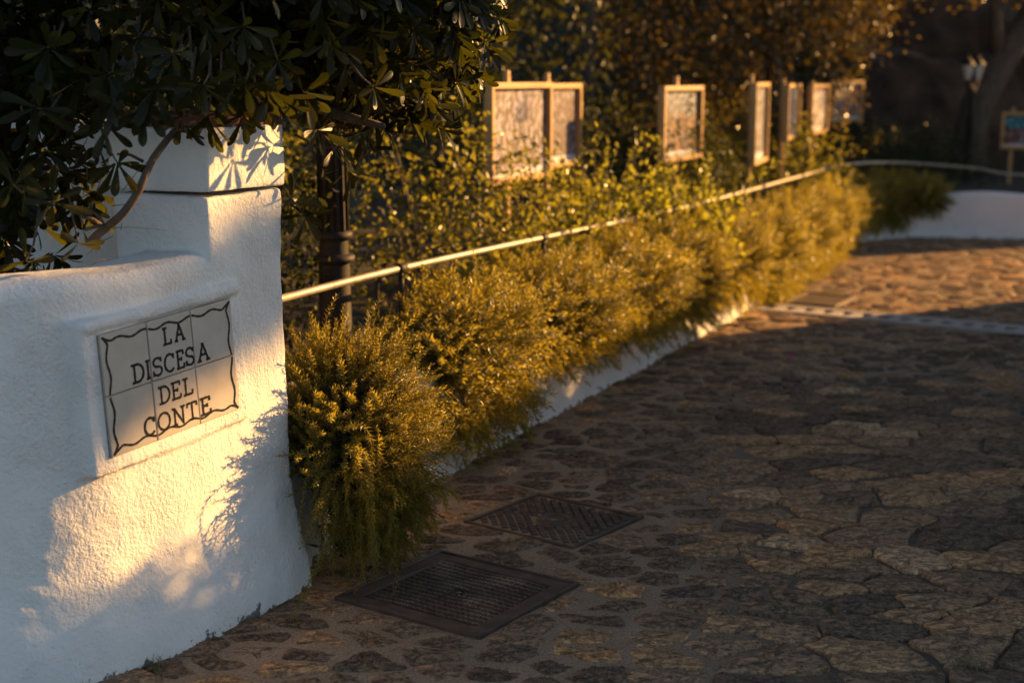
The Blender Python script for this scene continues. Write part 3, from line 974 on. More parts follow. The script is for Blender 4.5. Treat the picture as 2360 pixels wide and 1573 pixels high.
def rosemary_mesh(seed, nsp, rx, ry, rz, drape, spacing=0.0042, nlen=0.022, length=0.17, extra=None, nw=1.0):
    rng = np.random.default_rng(seed)
    tpl = sprig_templates(rng, 6, spacing, nlen, length, nw)
    P, X = [], []
    nd = int(nsp * 0.72)
    nc = int(22 + 26 * rx)
    ga = (np.arange(nc * 2) + 0.5) / (nc * 2); az = np.arange(nc * 2) * 2.39996 + seed
    cz = 1 - 1.45 * ga; cr = np.sqrt(np.maximum(0, 1 - cz ** 2))
    cdir = np.stack([cr * np.cos(az), cr * np.sin(az), cz], -1)
    cdir = unit(cdir + rng.normal(size=cdir.shape) * 0.12)
    cdir = cdir[cdir[:, 1] > -0.65][:nc * 2]
    cpos = cdir * np.array([rx, ry, rz]) * rng.uniform(0.66, 1.02, len(cdir))[:, None]
    cax = unit(cdir * np.array([0.9, 0.9, 0.8]) + np.array([0, 0.08, 0.42]) + rng.normal(size=cdir.shape) * 0.22)
    k = rng.integers(0, len(cdir), nd)
    off3 = rng.normal(size=(nd, 3)) * 0.034 * (1 + 0.5 * rx)
    p = cpos[k] + off3
    x = cax[k] + off3 / 0.034 * 0.20 + rng.normal(size=(nd, 3)) * 0.08
    d = p
    P.append(p); X.append(x)
    ns = nsp - len(d)
    u = rng.uniform(-0.95, 0.95, ns); zz = rng.uniform(0, 1, ns)
    p = np.stack([u * rx, ry * (0.45 + 0.45 * np.sqrt(1 - (zz - 0.45) ** 2)) * np.sqrt(1 - 0.5 * u ** 2) - 0.02, 0.12 - zz * drape], -1)
    x = np.stack([rng.normal(size=ns) * 0.45 + u * 0.25, rng.uniform(0.35, 0.9, ns), 0.45 - zz * 1.25 + rng.normal(size=ns) * 0.2], -1)
    P.append(p); X.append(x)
    P = np.vstack(P); X = unit(np.vstack(X))
    M = frames(X, rng, 0.5) * rng.uniform(0.65, 1.2, len(X))[:, None, None]
    which = rng.integers(0, len(tpl), len(X))
    VV, FF, off = [], [], 0
    for k, (tv, tf) in enumerate(tpl):
        sel = which == k
        if not sel.any(): continue
        V, F = inst(tv, tf, M[sel], P[sel] - X[sel] * length * 0.3)
        VV.append(V); FF.append(F + off); off += len(V)
    # brushwood and old needles inside the bush; their dark colour adds shade to the gaps
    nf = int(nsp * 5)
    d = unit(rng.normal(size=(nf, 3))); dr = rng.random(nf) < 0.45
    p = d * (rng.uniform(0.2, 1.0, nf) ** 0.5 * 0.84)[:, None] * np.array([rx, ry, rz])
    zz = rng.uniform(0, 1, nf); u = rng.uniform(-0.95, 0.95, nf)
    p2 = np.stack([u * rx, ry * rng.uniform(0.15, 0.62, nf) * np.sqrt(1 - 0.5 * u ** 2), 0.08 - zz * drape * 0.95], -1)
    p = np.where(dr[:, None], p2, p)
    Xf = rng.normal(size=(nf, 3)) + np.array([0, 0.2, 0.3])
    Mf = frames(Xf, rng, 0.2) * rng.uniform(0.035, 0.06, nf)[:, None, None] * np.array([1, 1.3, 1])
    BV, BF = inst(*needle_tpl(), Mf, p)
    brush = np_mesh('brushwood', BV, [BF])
    for pts in (extra or []):
        V, F = sprig_curve(pts, rng, spacing, nlen * 1.1, nw)
        VV.append(V); FF.append(F + off); off += len(V)
    return np_mesh('foliage', np.vstack(VV), [np.vstack(FF)]), brush

def stems_mesh(seed, rx, ry, rz):
    rng = np.random.default_rng(seed); mb = MB()
    for _ in range(12):
        d = unit(rng.normal(size=3) + np.array([0, 0.4, 0.9])); e = d * np.array([rx, ry, rz]) * 0.8
        mid = e * 0.5 + np.array([0, 0, 0.06])
        mb.tube([np.zeros(3) + rng.normal(size=3) * 0.02 + [0, 0, -0.03], mid, e], [0.011, 0.007, 0.003], 6)
    return mb.mesh('stem', True)

def place_bush(s, back, label, fol, stm, flip=1, scale=1.0, dz=0.02, grp='rosemary bushes along the planter'):
    p, t, n, h = planter_at(s)
    q = p - n * back
    r = empty('rosemary_bush', label, 'rosemary bush', (q[0], q[1], h + dz), math.atan2(t[1], t[0]), grp)
    r.scale = (scale * flip, -scale, scale)     # local y points to the path
    link('foliage', fol[0], MAT['rosemary'], r)
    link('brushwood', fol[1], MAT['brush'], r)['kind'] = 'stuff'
    link('stem', stm, MAT['twig'], r)
    return r

# hanging stems of the near bush (local frame: x along planter, y to the path, z up)
erng = np.random.default_rng(5)
ex = []
for k in range(60):
    x0 = erng.uniform(-0.28, 0.20); y0 = erng.uniform(0.02, 0.20); z0 = erng.uniform(-0.30, -0.12) - 0.25 * (x0 > 0) * x0
    ln = erng.uniform(0.06, 0.15)
    dx = erng.normal() * 0.10 - 0.10 * (x0 < -0.1); dy = erng.uniform(0.05, 0.15)
    t = np.linspace(0, 1, 12)
    ex.append(np.stack([x0 + dx * t * 1.4, y0 + dy * np.sin(t * 1.9), z0 + 0.05 * np.sin(t * 3) - ln * t ** 1.8], -1))
for (x0, z0, dx, ln) in ((-0.27, 0.00, -0.08, 0.18), (-0.25, -0.08, -0.10, 0.20), (-0.26, -0.14, -0.09, 0.18), (-0.24, -0.18, -0.06, 0.16), (-0.28, 0.08, -0.05, 0.18), (-0.22, -0.04, -0.12, 0.16)):
    t = np.linspace(0, 1, 14)
    ex.append(np.stack([x0 + dx * np.sin(t * 1.7), 0.14 + 0.13 * np.sin(t * 2.0), z0 + 0.07 * np.sin(t * 3.0) - ln * t ** 2], -1))
for k in range(40):
    x0, y0, z0 = erng.uniform(-0.26, -0.12), erng.uniform(0.02, 0.22), erng.uniform(-0.30, 0.06)
    ln = erng.uniform(0.10, 0.20); up = erng.uniform(0.03, 0.12); dn = erng.uniform(0.05, 0.24); dy = erng.uniform(0.0, 0.10)
    t = np.linspace(0, 1, 14)
    ex.append(np.stack([x0 - ln * np.sin(t * 1.5) * 0.85, y0 + dy * t, z0 + up * np.sin(t * 2.6) - dn * t ** 2], -1))
near_fol = rosemary_mesh(21, 1350, 0.25, 0.24, 0.29, 0.46, 0.0032, 0.0190, 0.155, ex, 1.8)
st0 = stems_mesh(2, 0.3, 0.28, 0.3)
place_bush(0.40, -0.09, 'rounded golden rosemary bush nearest the pillar drooping to the ground', near_fol, st0, dz=-0.15)
VAR = [(rosemary_mesh(31 + k, 1000, 0.47, 0.25, 0.19, (0.50, 0.32, 0.38)[k], 0.0048, 0.034, 0.19, None, 1.8), stems_mesh(40 + k, 0.55, 0.3, 0.3)) for k in range(3)]
LB = ['tall rosemary bush just behind the nearest rounded one, its near side in shade',
      'rosemary bush above the widest bare strip of white planter wall',
      'rosemary bush overhanging the white planter wall below the nearest pictures',
      'golden rosemary bush below the third picture and its long stake',
      'rosemary bush spilling over the planter edge where sunlight reaches the paving',
      'golden rosemary bush beside the slotted drain and the plain rusty cover',
      'rosemary bush below the narrow fourth picture, lit golden',
      'last fully sunlit rosemary bush before the hedge falls into shade',
      'dark shaded rosemary bush at the start of the bend',
      'dark rosemary bush in the middle of the bend trailing over white wall',
      'dark rosemary bush just past the middle of the bend',
      'farthest dark rosemary bush ending where the white wall stands bare']
SS = [1.75, 2.72, 3.62, 4.6, 5.6, 6.65, 7.75, 8.85, 9.75, 10.35, 10.9, 11.3]
VI = [0, 1, 1, 2, 2, 0, 2, 2, 2, 1, 2, 1]
for k, (s, lb) in enumerate(zip(SS, LB)):
    f_, s_ = VAR[VI[k]]
    place_bush(s, (0.10 if k < 8 else 0.14) - 0.02 * (k % 2), lb, f_, s_, 1 if k % 2 else -1, (0.95, 0.96, 1.04, 1.0, 0.98, 1.0, 1.05, 1.0, 1.0, 0.95, 0.95, 0.8)[k], 0.06 if k < 5 else 0.01)

# ------------------------------------------------------------------ broad-leaf shrub over the pillar
def leaf_tpl():
    tt = np.array([0, .15, .38, .62, .82, .94, 1.0]); hwid = np.array([.016, .038, .075, .118, .132, .088, .01])
    V = []
    for t, hwv in zip(tt, hwid):
        zc = -0.13 * t ** 2
        for y in (-1, -0.5, 0, 0.5, 1):
            V.append((t, y * hwv, zc + 0.05 * abs(y) * hwv / 0.17 * (1 if abs(y) < 0.9 else 0.55)))
    nj = 5; F = []
    for i in range(len(tt) - 1):
        for j in range(nj - 1):
            a = i * nj + j; F.append((a, a + nj, a + nj + 1, a + 1))
    return np.array(V), np.array(F)
LV, LF = leaf_tpl()

def rosettes(C, AX, rng, nl=(7, 11), size=(0.07, 0.105)):
    """leaves of whorls with centres C and axes AX -> M, T"""
    Ms, Ts = [], []
    for c, ax in zip(C, unit(AX)):
        n = rng.integers(*nl)
        a = unit(np.cross(ax, rng.normal(size=3))); b = np.cross(ax, a)
        ph = rng.uniform(0, 6.28)
        for k in range(n):
            an = ph + k * 2.4
            el = R(rng.uniform(-8, 55)) if k < n * 0.7 else R(rng.uniform(40, 75))
            rd = a * math.cos(an) + b * math.sin(an)
            X = rd * math.cos(el) + ax * math.sin(el)
            X = unit(X + np.array([0, 0, -0.18]) + rng.normal(size=3) * 0.16)
            Z = unit(ax * math.cos(el) - rd * math.sin(el) + rng.normal(size=3) * 0.15)
            Z = unit(Z - X * Z.dot(X)); Y = np.cross(Z, X)
            L = rng.uniform(*size)
            Ms.append(np.stack([X, Y, Z], -1) * L); Ts.append(c + X * 0.006 + ax * rng.uniform(-0.012, 0.012))
    return np.array(Ms), np.array(Ts)

shrub_base = np.array([-1.05, 4.75, 0.3])
sh = empty('broadleaf_shrub', 'dark glossy broad-leaved shrub hanging over the white pillar and wall', 'shrub', tuple(shrub_base))
prng = np.random.default_rng(77)
ELL = [((-1.25, 4.35, 2.12), (1.05, 0.72, 0.66), 1050), ((-0.50, 4.80, 1.90), (0.52, 0.55, 0.45), 700), ((-0.62, 5.1, 2.15), (0.62, 0.5, 0.62), 420), ((-1.72, 4.35, 1.40), (0.55, 0.50, 0.55), 420)]
C, AX = [], []
for c, r, n in ELL:
    d = unit(prng.normal(size=(n, 3)))
    k = np.where(prng.random(n) < 0.62, prng.uniform(0.78, 1.0, n), prng.uniform(0.2, 0.8, n))
    lum = 1 + 0.22 * np.array([mnoise.noise(Vector((float(v[0]) * 2 + c[0], float(v[1]) * 2, float(v[2]) * 2))) for v in d])
    C.append(np.array(c) + d * (k * lum)[:, None] * np.array(r)); AX.append(d + np.array([0.05, -0.1, 0.15]) + prng.normal(size=d.shape) * 0.35)
C = np.vstack(C); AX = np.vstack(AX)
# keep clear of the pillar, the wall and the camera's side of the wall face
d2 = np.array([math.sin(HEAD), math.cos(HEAD)]); n2 = np.array([math.cos(HEAD), -math.sin(HEAD)])
rel = C[:, :2] - A0
sa, na = rel @ d2, rel @ n2
inp = (sa > -0.07) & (sa < 0.43) & (na > -0.42) & (na < 0.09) & (C[:, 2] < 1.57)
front = (na > 0.02) & (C[:, 2] < 1.60) & (sa < 0.45)
inw = (na > -0.36) & (sa < 0) & (C[:, 2] < 1.22)
# window in front of the pillar's near face
gapz = (C[:, 2] < 1.50) & (C[:, 1] < 4.75) & (C[:, 0] > -1.33) & (sa < 0.40)
tk = np.array([np.dot(p - np.array([*A0, 0]), [*n2, 0]) for p in C]) / np.dot(np.array(sun_dir), [*n2, 0])
foot = C - np.array(sun_dir)[None] * tk[:, None]
fs = (foot[:, :2] - A0) @ d2
lane = (tk > 0) & (fs > -0.04) & (fs < 0.40) & (foot[:, 2] > 1.10) & (foot[:, 2] < 1.43) & (prng.random(len(C)) < 0.9)
keep = ~(inp | front | inw | gapz | lane)
C, AX = C[keep], AX[keep]
# individual whorls on the fringe (read off the photograph, placed at their own depths)
FR = [(700, 492, 4.42, (0.6, -0.5, -0.45)), (668, 470, 4.47, (0.5, -0.5, 0.3)), (775, 340, 4.5, (0.7, -0.5, 0.2)), (800, 390, 4.55, (0.6, -0.3, -0.7)), (845, 335, 4.7, (0.9, -0.3, -0.2)),
      (890, 300, 4.75, (0.8, -0.3, -0.4)), (960, 270, 4.8, (0.8, -0.2, -0.4)), (1015, 295, 4.85, (0.9, -0.2, -0.3)), (985, 205, 4.75, (0.9, -0.3, -0.2)), (1060, 150, 4.8, (0.9, -0.2, -0.3)),
      (1075, 60, 4.8, (0.9, -0.2, 0.0)), (1130, 20, 4.8, (0.9, -0.2, -0.4)), (1100, 110, 4.85, (0.9, -0.1, -0.5)), (1090, 170, 4.85, (0.9, -0.1, -0.5)), (1040, 230, 4.9, (0.8, -0.1, -0.6)), (1135, 60, 4.85, (0.9, -0.2, -0.4)), (1010, 90, 4.7, (0.8, -0.4, -0.3)), (935, 140, 4.6, (0.7, -0.5, -0.3)), (730, 300, 4.4, (0.5, -0.6, 0.0)),
      (560, 262, 4.0, (0.2, -0.6, -0.7)), (600, 236, 4.05, (0.3, -0.5, -0.6)), (480, 262, 3.95, (0.0, -0.7, -0.6)), (30, 425, 3.62, (0.0, -0.8, 0.5)), (120, 465, 3.75, (0.2, -0.8, 0.3)), (270, 375, 3.85, (0.4, -0.7, -0.2)),
      (90, 250, 3.7, (-0.1, -0.9, 0.2)), (250, 170, 3.75, (0.1, -0.9, 0.1)), (180, 560, 3.8, (0.2, -0.5, -0.2)), (60, 600, 3.75, (0.0, -0.6, -0.2)), (400, 120, 3.75, (0, -0.8, 0.1)), (110, 110, 3.65, (0, -0.9, 0)),
      (330, 250, 3.8, (0, -0.9, -0.1)), (300, 203, 3.85, (0, -0.8, -0.5)), (390, 208, 3.85, (0, -0.8, -0.5)), (440, 193, 3.8, (0.1, -0.8, -0.5)), (500, 208, 3.85, (0, -0.8, -0.4)), (540, 193, 3.9, (0.1, -0.8, -0.4)), (590, 203, 3.95, (0.2, -0.7, -0.5)), (640, 213, 4.05, (0.3, -0.7, -0.5)), (355, 205, 3.75, (0, -0.9, -0.2)), (470, 195, 3.75, (0, -0.9, -0.2)), (565, 190, 3.85, (0, -0.9, -0.3)), (620, 205, 3.95, (0.1, -0.9, -0.3)), (420, 270, 3.9, (-0.2, -0.6, -0.7)), (245, 290, 3.8, (-0.1, -0.8, -0.4)), (260, 240, 3.75, (-0.1, -0.9, -0.2)), (640, 140, 3.9, (0.2, -0.8, -0.1)), (560, 60, 3.85, (0.1, -0.9, 0)), (760, 100, 4.0, (0.3, -0.8, -0.1)), (860, 200, 4.1, (0.5, -0.7, -0.2)), (700, 215, 4.1, (0.3, -0.7, -0.3))]
FC = np.array([at(*f[:3]) for f in FR]); FA = np.array([f[3] for f in FR])
C = np.vstack([C, FC]); AX = np.vstack([AX, FA])
LM, LT = rosettes(C, AX, prng)
# leaves that would poke through the pillar are dropped
tip = LT + LM[:, :, 0]
rel = tip[:, :2] - A0; sa, na = rel @ d2, rel @ n2
rel0 = LT[:, :2] - A0; sb_, nb_ = rel0 @ d2, rel0 @ n2
bad = ((sa > -0.01) & (sa < 0.375) & (na > -0.36) & (na < 0.01) & (tip[:, 2] < 1.51)) | ((sa < 0) & (na > -0.27) & (na < 0.01) & (tip[:, 2] < 1.12))
LM, LT = LM[~bad], LT[~bad]
# 300 leaves that show largest -> own objects
ctr = LT + LM[:, :, 0] * 0.55 - np.array([0, 0, CAM_H])
zc = ctr[:, 1] * math.cos(PITCH) - ctr[:, 2] * math.sin(PITCH)
yc = ctr[:, 1] * math.sin(PITCH) + ctr[:, 2] * math.cos(PITCH)
sx, sy = ctr[:, 0] / zc * 3278, -yc / zc * 3278
face = np.abs(np.einsum('ij,ij->i', unit(LM[:, :, 2]), unit(ctr)))
lsz = np.linalg.norm(LM[:, :, 0], axis=1)
score = (lsz / zc) ** 2 * face * ((np.abs(sx) < 1180) & (np.abs(sy) < 780))
# hidden leaves: several others nearer on the same line of sight
cellk = {}
for i in np.argsort(zc):
    k = (int(sx[i] // 55), int(sy[i] // 55)); cnt = cellk.get(k, 0); cellk[k] = cnt + 1
    if cnt >= 3: score[i] = 0
pick = np.argsort(-score)[:300]
mask = np.ones(len(LM), bool); mask[pick] = False
lme = np_mesh('leaf', LV, [LF], True)
for i in pick:
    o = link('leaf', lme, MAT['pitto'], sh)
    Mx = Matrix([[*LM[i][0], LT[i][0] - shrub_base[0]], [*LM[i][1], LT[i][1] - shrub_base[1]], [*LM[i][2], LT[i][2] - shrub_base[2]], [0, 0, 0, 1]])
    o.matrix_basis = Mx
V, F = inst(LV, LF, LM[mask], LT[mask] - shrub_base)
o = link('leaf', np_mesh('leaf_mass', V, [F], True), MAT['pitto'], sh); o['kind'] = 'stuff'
# branches
mb = MB()
brs = [[(-1.75, 4.75, 0.35), (-1.72, 4.6, 1.0), (-1.5, 4.45, 1.7), (-1.2, 4.4, 2.3)], [(-1.05, 4.8, 0.3), (-1.0, 4.75, 1.1), (-0.8, 4.7, 1.7), (-0.4, 4.6, 2.0)],
       [(-0.9, 4.75, 1.4), (-0.6, 4.6, 1.75), (-0.3, 4.45, 1.85)], [(-1.3, 4.5, 1.5), (-1.7, 4.3, 1.8), (-2.0, 4.2, 2.0)], [(-0.8, 4.7, 1.6), (-0.6, 4.6, 1.5), (-0.4, 4.5, 1.45)]]
for b in brs:
    pts = resample(np.array(b), 0.1) - shrub_base
    mb.tube(pts, np.linspace(0.034, 0.010, len(pts)), 8)
mb.build('trunk', MAT['bark'], sh, True)
mb = MB()
mainb = resample(np.array([at(405, 300, 3.93), at(350, 370, 3.90), at(325, 430, 3.88), at(285, 490, 3.88), at(240, 528, 3.9), at(205, 560, 3.96)]), 0.02) - shrub_base
mainb += 0.004 * np.array([[mnoise.noise((i * .4, k * 7.0, 1)) for k in range(3)] for i in range(len(mainb))])
mb.tube(mainb, np.linspace(0.0095, 0.013, len(mainb)), 10)
for (pa, pb, da, db, r_) in (((330, 372), (270, 355), 3.9, 3.86, .005), ((240, 525), (190, 500), 3.9, 3.85, .007), ((245, 520), (200, 480), 3.9, 3.93, .005), ((250, 525), (195, 530), 3.9, 3.82, .006), ((405, 300), (470, 320), 3.93, 3.95, .006), ((400, 302), (480, 280), 3.93, 4.0, .008)):
    a_, b_ = at(*pa, da), at(*pb, db); md = (a_ + b_) / 2 + np.array([0, 0, 0.008])
    mb.tube(np.array([a_, md, b_]) - shrub_base, [r_, r_ * .85, r_ * .6], 7)
mb.build('branch', MAT['bark'], sh, True)
# twigs carrying the fringe whorls
mb = MB()
for c, a_ in zip(FC, FA):
    c = c - shrub_base; d = unit(np.array(a_)); b0 = c - d * 0.16 + np.array([-0.02, 0.04, 0.07])
    mb.tube([b0, c - d * 0.07 + [0, 0, 0.012], c], [0.004, 0.0032, 0.0022], 5)
rngt = np.random.default_rng(8)
for k in range(12):    # fine dead twigs on the wall top
    a_ = at(rngt.uniform(200, 330), rngt.uniform(400, 600), rngt.uniform(3.85, 3.98)); d = rngt.normal(size=3) * np.array([0.05, 0.02, 0.05])
    mb.tube(np.array([a_, a_ + d * 0.6 + [0, 0, .006], a_ + d * 1.4]) - shrub_base, [0.0011, 0.0009, 0.0005], 4)
mb.build('twig', MAT['twig'], sh, True)['kind'] = 'stuff'

# ------------------------------------------------------------------ small-leaved shrubs behind the rail
small_leaf = (np.array([[0, 0, 0], [0.35, 0.26, 0.05], [0.7, 0.22, 0.0], [1, 0, -0.1], [0.7, -0.22, 0.0], [0.35, -0.26, 0.05]]), np.array([[0, 1, 2, 3], [0, 3, 4, 5]]))
def cloud(rng, ells, size, shell=0.7, jitter=0.5, lump=0.25, lscale=2.2, up=0.25):
    P, X = [], []
    for c, r, n in ells:
        d = unit(rng.normal(size=(n, 3)))
        k = np.where(rng.random(n) < shell, rng.uniform(0.8, 1.0, n), rng.uniform(0.2, 0.85, n))
        lm = 1 + lump * np.array([mnoise.noise(Vector((float(v[0]) * lscale + c[0] * 3, float(v[1]) * lscale + c[1], float(v[2]) * lscale))) for v in d])
        # clumping: pull leaves to a set of clump centres
        P.append(np.array(c) + d * (k * lm)[:, None] * np.array(r)); X.append(d + rng.normal(size=d.shape) * jitter * 1.6 + np.array([0, 0, up]))
    P = np.vstack(P); X = np.vstack(X)
    L = rng.uniform(*size, len(P))
    return frames(X, rng, 0.35) * L[:, None, None], P

def clumped(rng, ells, nclump, per, csize, size, lump=0.25, shell=0.75, lscale=2.2):
    """leaf clumps spread through a crown volume"""
    M0, P0 = cloud(rng, [(c, r, max(4, int(nclump * f))) for c, r, f in ells], (1, 1), shell, 0.3, lump, lscale)
    n = len(P0)
    cs = csize * rng.uniform(0.5, 1.4, n)
    d = rng.normal(size=(n, per, 3)); 
    P = P0[:, None, :] + d * cs[:, None, None] * np.array([0.5, 0.5, 0.4])
    X = d + rng.normal(size=d.shape) * 0.6
    P = P.reshape(-1, 3); X = X.reshape(-1, 3)
    L = rng.uniform(*size, len(P))
    return frames(X, rng, 0.3) * L[:, None, None], P

def shoots(rng, bases, length, nleaf, size, lean=(0, 0, 1), spread=0.45):
    P, X, stems = [], [], []
    for b in bases:
        d = unit(np.array(lean) + rng.normal(size=3) * spread); ln = length * rng.uniform(0.55, 1.25)
        t = np.linspace(0, 1, 9)
        bend = rng.normal(size=3) * 0.18
        pts = np.array(b) + (d[None] * t[:, None] + bend[None] * (t ** 2)[:, None]) * ln
        stems.append(pts)
        for k in range(nleaf):
            f = (k + 1) / nleaf; i = min(7, int(f * 8))
            p = pts[i] + (pts[i + 1] - pts[i]) * (f * 8 - i)
            P.append(p); X.append(d * 0.5 + rng.normal(size=3) * 0.8 + np.array([0, 0, 0.15]))
    L = rng.uniform(*size, len(P))
    return frames(np.array(X), rng, 0.3) * L[:, None, None], np.array(P), stems

def leafy(name, label, cat, base, parts, mat, stems=None, trunk=None, group=None, stem_mat='twig', part='foliage'):
    base = np.array(base, float)
    r = empty(name, label, cat, tuple(base), 0, group)
    Ms = np.concatenate([p[0] for p in parts]); Ps = np.concatenate([p[1] for p in parts])
    V, F = inst(small_leaf[0], small_leaf[1], Ms, Ps - base)
    link(part, np_mesh(part, V, [F]), MAT[mat], r)
    if stems:
        mb = MB()
        for pts in stems: mb.tube(np.array(pts) - base, np.linspace(0.005, 0.0018, len(pts)), 4, False)
        mb.build('stem', MAT[stem_mat], r, True)['kind'] = 'stuff'
    if trunk:
        mb = MB()
        for pts, r0, r1_ in trunk:
            pts = resample(np.array(pts, float), 0.25)
            pts = pts + 0.03 * np.array([[mnoise.noise((i * .7, k * 5.0 + base[0], 2)) for k in range(3)] for i in range(len(pts))])
            mb.tube(pts - base, np.linspace(r0, r1_, len(pts)), 10)
        mb.build('trunk', MAT['bark'], r, True)
    return r

srng = np.random.default_rng(101)
# shrub between lamp post and first picture
pa = clumped(srng, [((-0.62, 7.6, 0.85), (0.95, 0.75, 0.68), 0.6), ((0.02, 8.0, 0.70), (0.55, 0.6, 0.55), 0.4)], 520, 12, 0.11, (0.026, 0.046))
bs = np.stack([srng.uniform(-0.9, 0.35, 46), srng.uniform(7.0, 8.0, 46), srng.uniform(0.5, 1.15, 46)], -1)
m_, p_, st_ = shoots(srng, bs, 0.40, 18, (0.025, 0.042), (0.15, -0.25, 0.8))
leafy('leafy_shrub', 'dense small-leaved green shrub between the dark lamp post and the first picture', 'shrub', (-0.4, 7.7, 0.38), [pa, (m_, p_)], 'shrub', st_, [([(-0.45, 7.7, 0.3), (-0.5, 7.7, 0.7), (-0.6, 7.6, 1.2)], 0.03, 0.01)], 'shrubs behind the handrail')
# light sprouting shrub below pictures 1-3
pa = clumped(srng, [((0.75, 9.0, 0.62), (0.72, 0.55, 0.34), 0.7), ((0.15, 7.75, 0.52), (0.45, 0.35, 0.26), 0.3)], 300, 12, 0.11, (0.030, 0.050))
bs = np.vstack([np.stack([srng.uniform(0.30, 1.35, 60), srng.uniform(8.5, 9.3, 60), srng.uniform(0.5, 0.8, 60)], -1), np.stack([srng.uniform(-0.1, 0.45, 12), srng.uniform(7.4, 7.9, 12), srng.uniform(0.40, 0.55, 12)], -1)])
m_, p_, st_ = shoots(srng, bs, 0.46, 22, (0.030, 0.052), (0.12, -0.1, 0.9), 0.5)
long_ = [resample(np.array([at(*a) for a in q]), 0.03) for q in (((1380, 520, 8.8), (1370, 400, 8.8), (1368, 338, 8.8)), ((1400, 480, 8.9), (1450, 380, 8.9), (1500, 315, 8.9)), ((1560, 470, 9.2), (1600, 400, 9.2), (1640, 362, 9.2)), ((1430, 500, 9.0), (1470, 400, 9.0), (1462, 345, 9.0)), ((1540, 480, 9.2), (1530, 420, 9.2), (1505, 390, 9.1)), ((1290, 480, 8.4), (1310, 400, 8.3), (1320, 345, 8.3)))]
lp, lx = [], []
for pts in long_:
    for p in pts[4:]:
        for _ in range(2): lp.append(p + srng.normal(size=3) * 0.008); lx.append(srng.normal(size=3) + np.array([0, 0, 0.5]))
lm_ = frames(np.array(lx), srng, 0.3) * srng.uniform(0.032, 0.054, len(lp))[:, None, None]
leafy('leafy_shrub', 'sunlit yellow-green shrub with long upright shoots below the third picture', 'shrub', (0.7, 8.9, 0.38), [pa, (m_, p_), (lm_, np.array(lp))], 'shrub_light', st_ + long_, None, 'shrubs behind the handrail')
# deep green bush near picture 4
pa = clumped(srng, [((2.2, 13.6, 0.72), (1.0, 0.8, 0.55), 1.0)], 420, 16, 0.2, (0.03, 0.05))
leafy('leafy_shrub', 'deep green bushy shrub behind the narrow fourth picture', 'shrub', (2.2, 13.6, 0.38), [pa], 'shrub', None, [([(2.2, 13.6, 0.3), (2.2, 13.6, 0.8)], 0.03, 0.01)], 'shrubs behind the handrail')
pa = clumped(srng, [((4.4, 16.6, 0.62), (1.15, 0.8, 0.45), 1.0)], 360, 16, 0.2, (0.03, 0.05))
leafy('leafy_shrub', 'low dark green shrub behind the bend of the handrail', 'shrub', (4.4, 16.6, 0.38), [pa], 'dark_leaf', None, [([(4.4, 16.6, 0.3), (4.4, 16.6, 0.7)], 0.03, 0.01)], 'shrubs behind the handrail')
pa = clumped(srng, [((-1.25, 6.3, 0.95), (0.55, 0.6, 0.62), 1.0)], 300, 14, 0.15, (0.025, 0.045))
leafy('leafy_shrub', 'dark shrub in the shade right behind the white pillar', 'shrub', (-1.25, 6.3, 0.38), [pa], 'dark_leaf', None, [([(-1.25, 6.3, 0.3), (-1.25, 6.3, 0.9)], 0.025, 0.01)], 'shrubs behind the handrail')
pa = clumped(srng, [((0.9, 11.0, 0.85), (0.9, 0.7, 0.6), 1.0)], 380, 14, 0.17, (0.03, 0.05))
leafy('leafy_shrub', 'dim shrub filling the gap behind the second and third pictures', 'shrub', (0.9, 11.0, 0.38), [pa], 'dark_leaf', None, [([(0.9, 11.0, 0.3), (0.9, 11.0, 0.9)], 0.025, 0.01)], 'shrubs behind the handrail')

# ------------------------------------------------------------------ trees behind
def tree(label, base, trunk, ells, nclump, per, csize, size, mat, seed, group='trees behind the pictures', limbs=()):
    rng = np.random.default_rng(seed)
    pr = clumped(rng, ells, nclump, per, csize, size, 0.3, 0.65)
    return leafy('tree', label, 'tree', base, [pr], mat, None, [trunk] + list(limbs), group, part='crown')
tree('tree with a pale straight trunk rising behind the second picture', (0.75, 14.5, 0), ([(0.75, 14.5, 0), (0.78, 14.5, 1.4), (0.70, 14.4, 2.6), (0.8, 14.5, 4.5)], 0.085, 0.06), [((0.6, 15.5, 4.1), (1.7, 1.4, 1.5), 1.0)], 700, 12, 0.4, (0.06, 0.11), 'tree_leaf', 1)
tree('tree with orange sun flecks on its small leaves above the far pictures', (3.0, 15.8, 0), ([(3.0, 15.8, 0), (2.9, 15.8, 1.2), (2.7, 15.7, 2.4), (2.6, 15.6, 4.0)], 0.12, 0.06), [((2.3, 15.0, 2.55), (1.55, 1.0, 0.95), 0.5), ((3.3, 14.9, 2.35), (0.62, 0.7, 0.62), 0.22), ((2.6, 15.4, 3.9), (2.0, 1.4, 1.2), 0.3), ((2.25, 15.7, 1.35), (0.9, 0.5, 0.55), 0.24), ((3.52, 15.9, 1.5), (0.16, 0.3, 0.45), 0.06)], 1300, 12, 0.24, (0.03, 0.06), 'tree_leaf', 2,
     limbs=[([(2.8, 15.7, 2.0), (3.3, 15.2, 2.5), (3.7, 15.0, 2.7)], 0.05, 0.02), ([(2.8, 15.7, 1.8), (2.1, 15.2, 2.4), (1.5, 15.0, 2.8)], 0.05, 0.02)])
tree('dark dense tree behind the first picture and the broad-leaved shrub', (-0.7, 12.0, 0), ([(-0.7, 12.0, 0), (-0.7, 12, 1.5), (-0.6, 12, 3.5)], 0.12, 0.07), [((-0.6, 11.8, 2.0), (1.3, 0.9, 1.4), 0.6), ((-0.5, 12.2, 3.6), (1.8, 1.2, 1.2), 0.4)], 900, 12, 0.3, (0.045, 0.08), 'dark_leaf', 3)
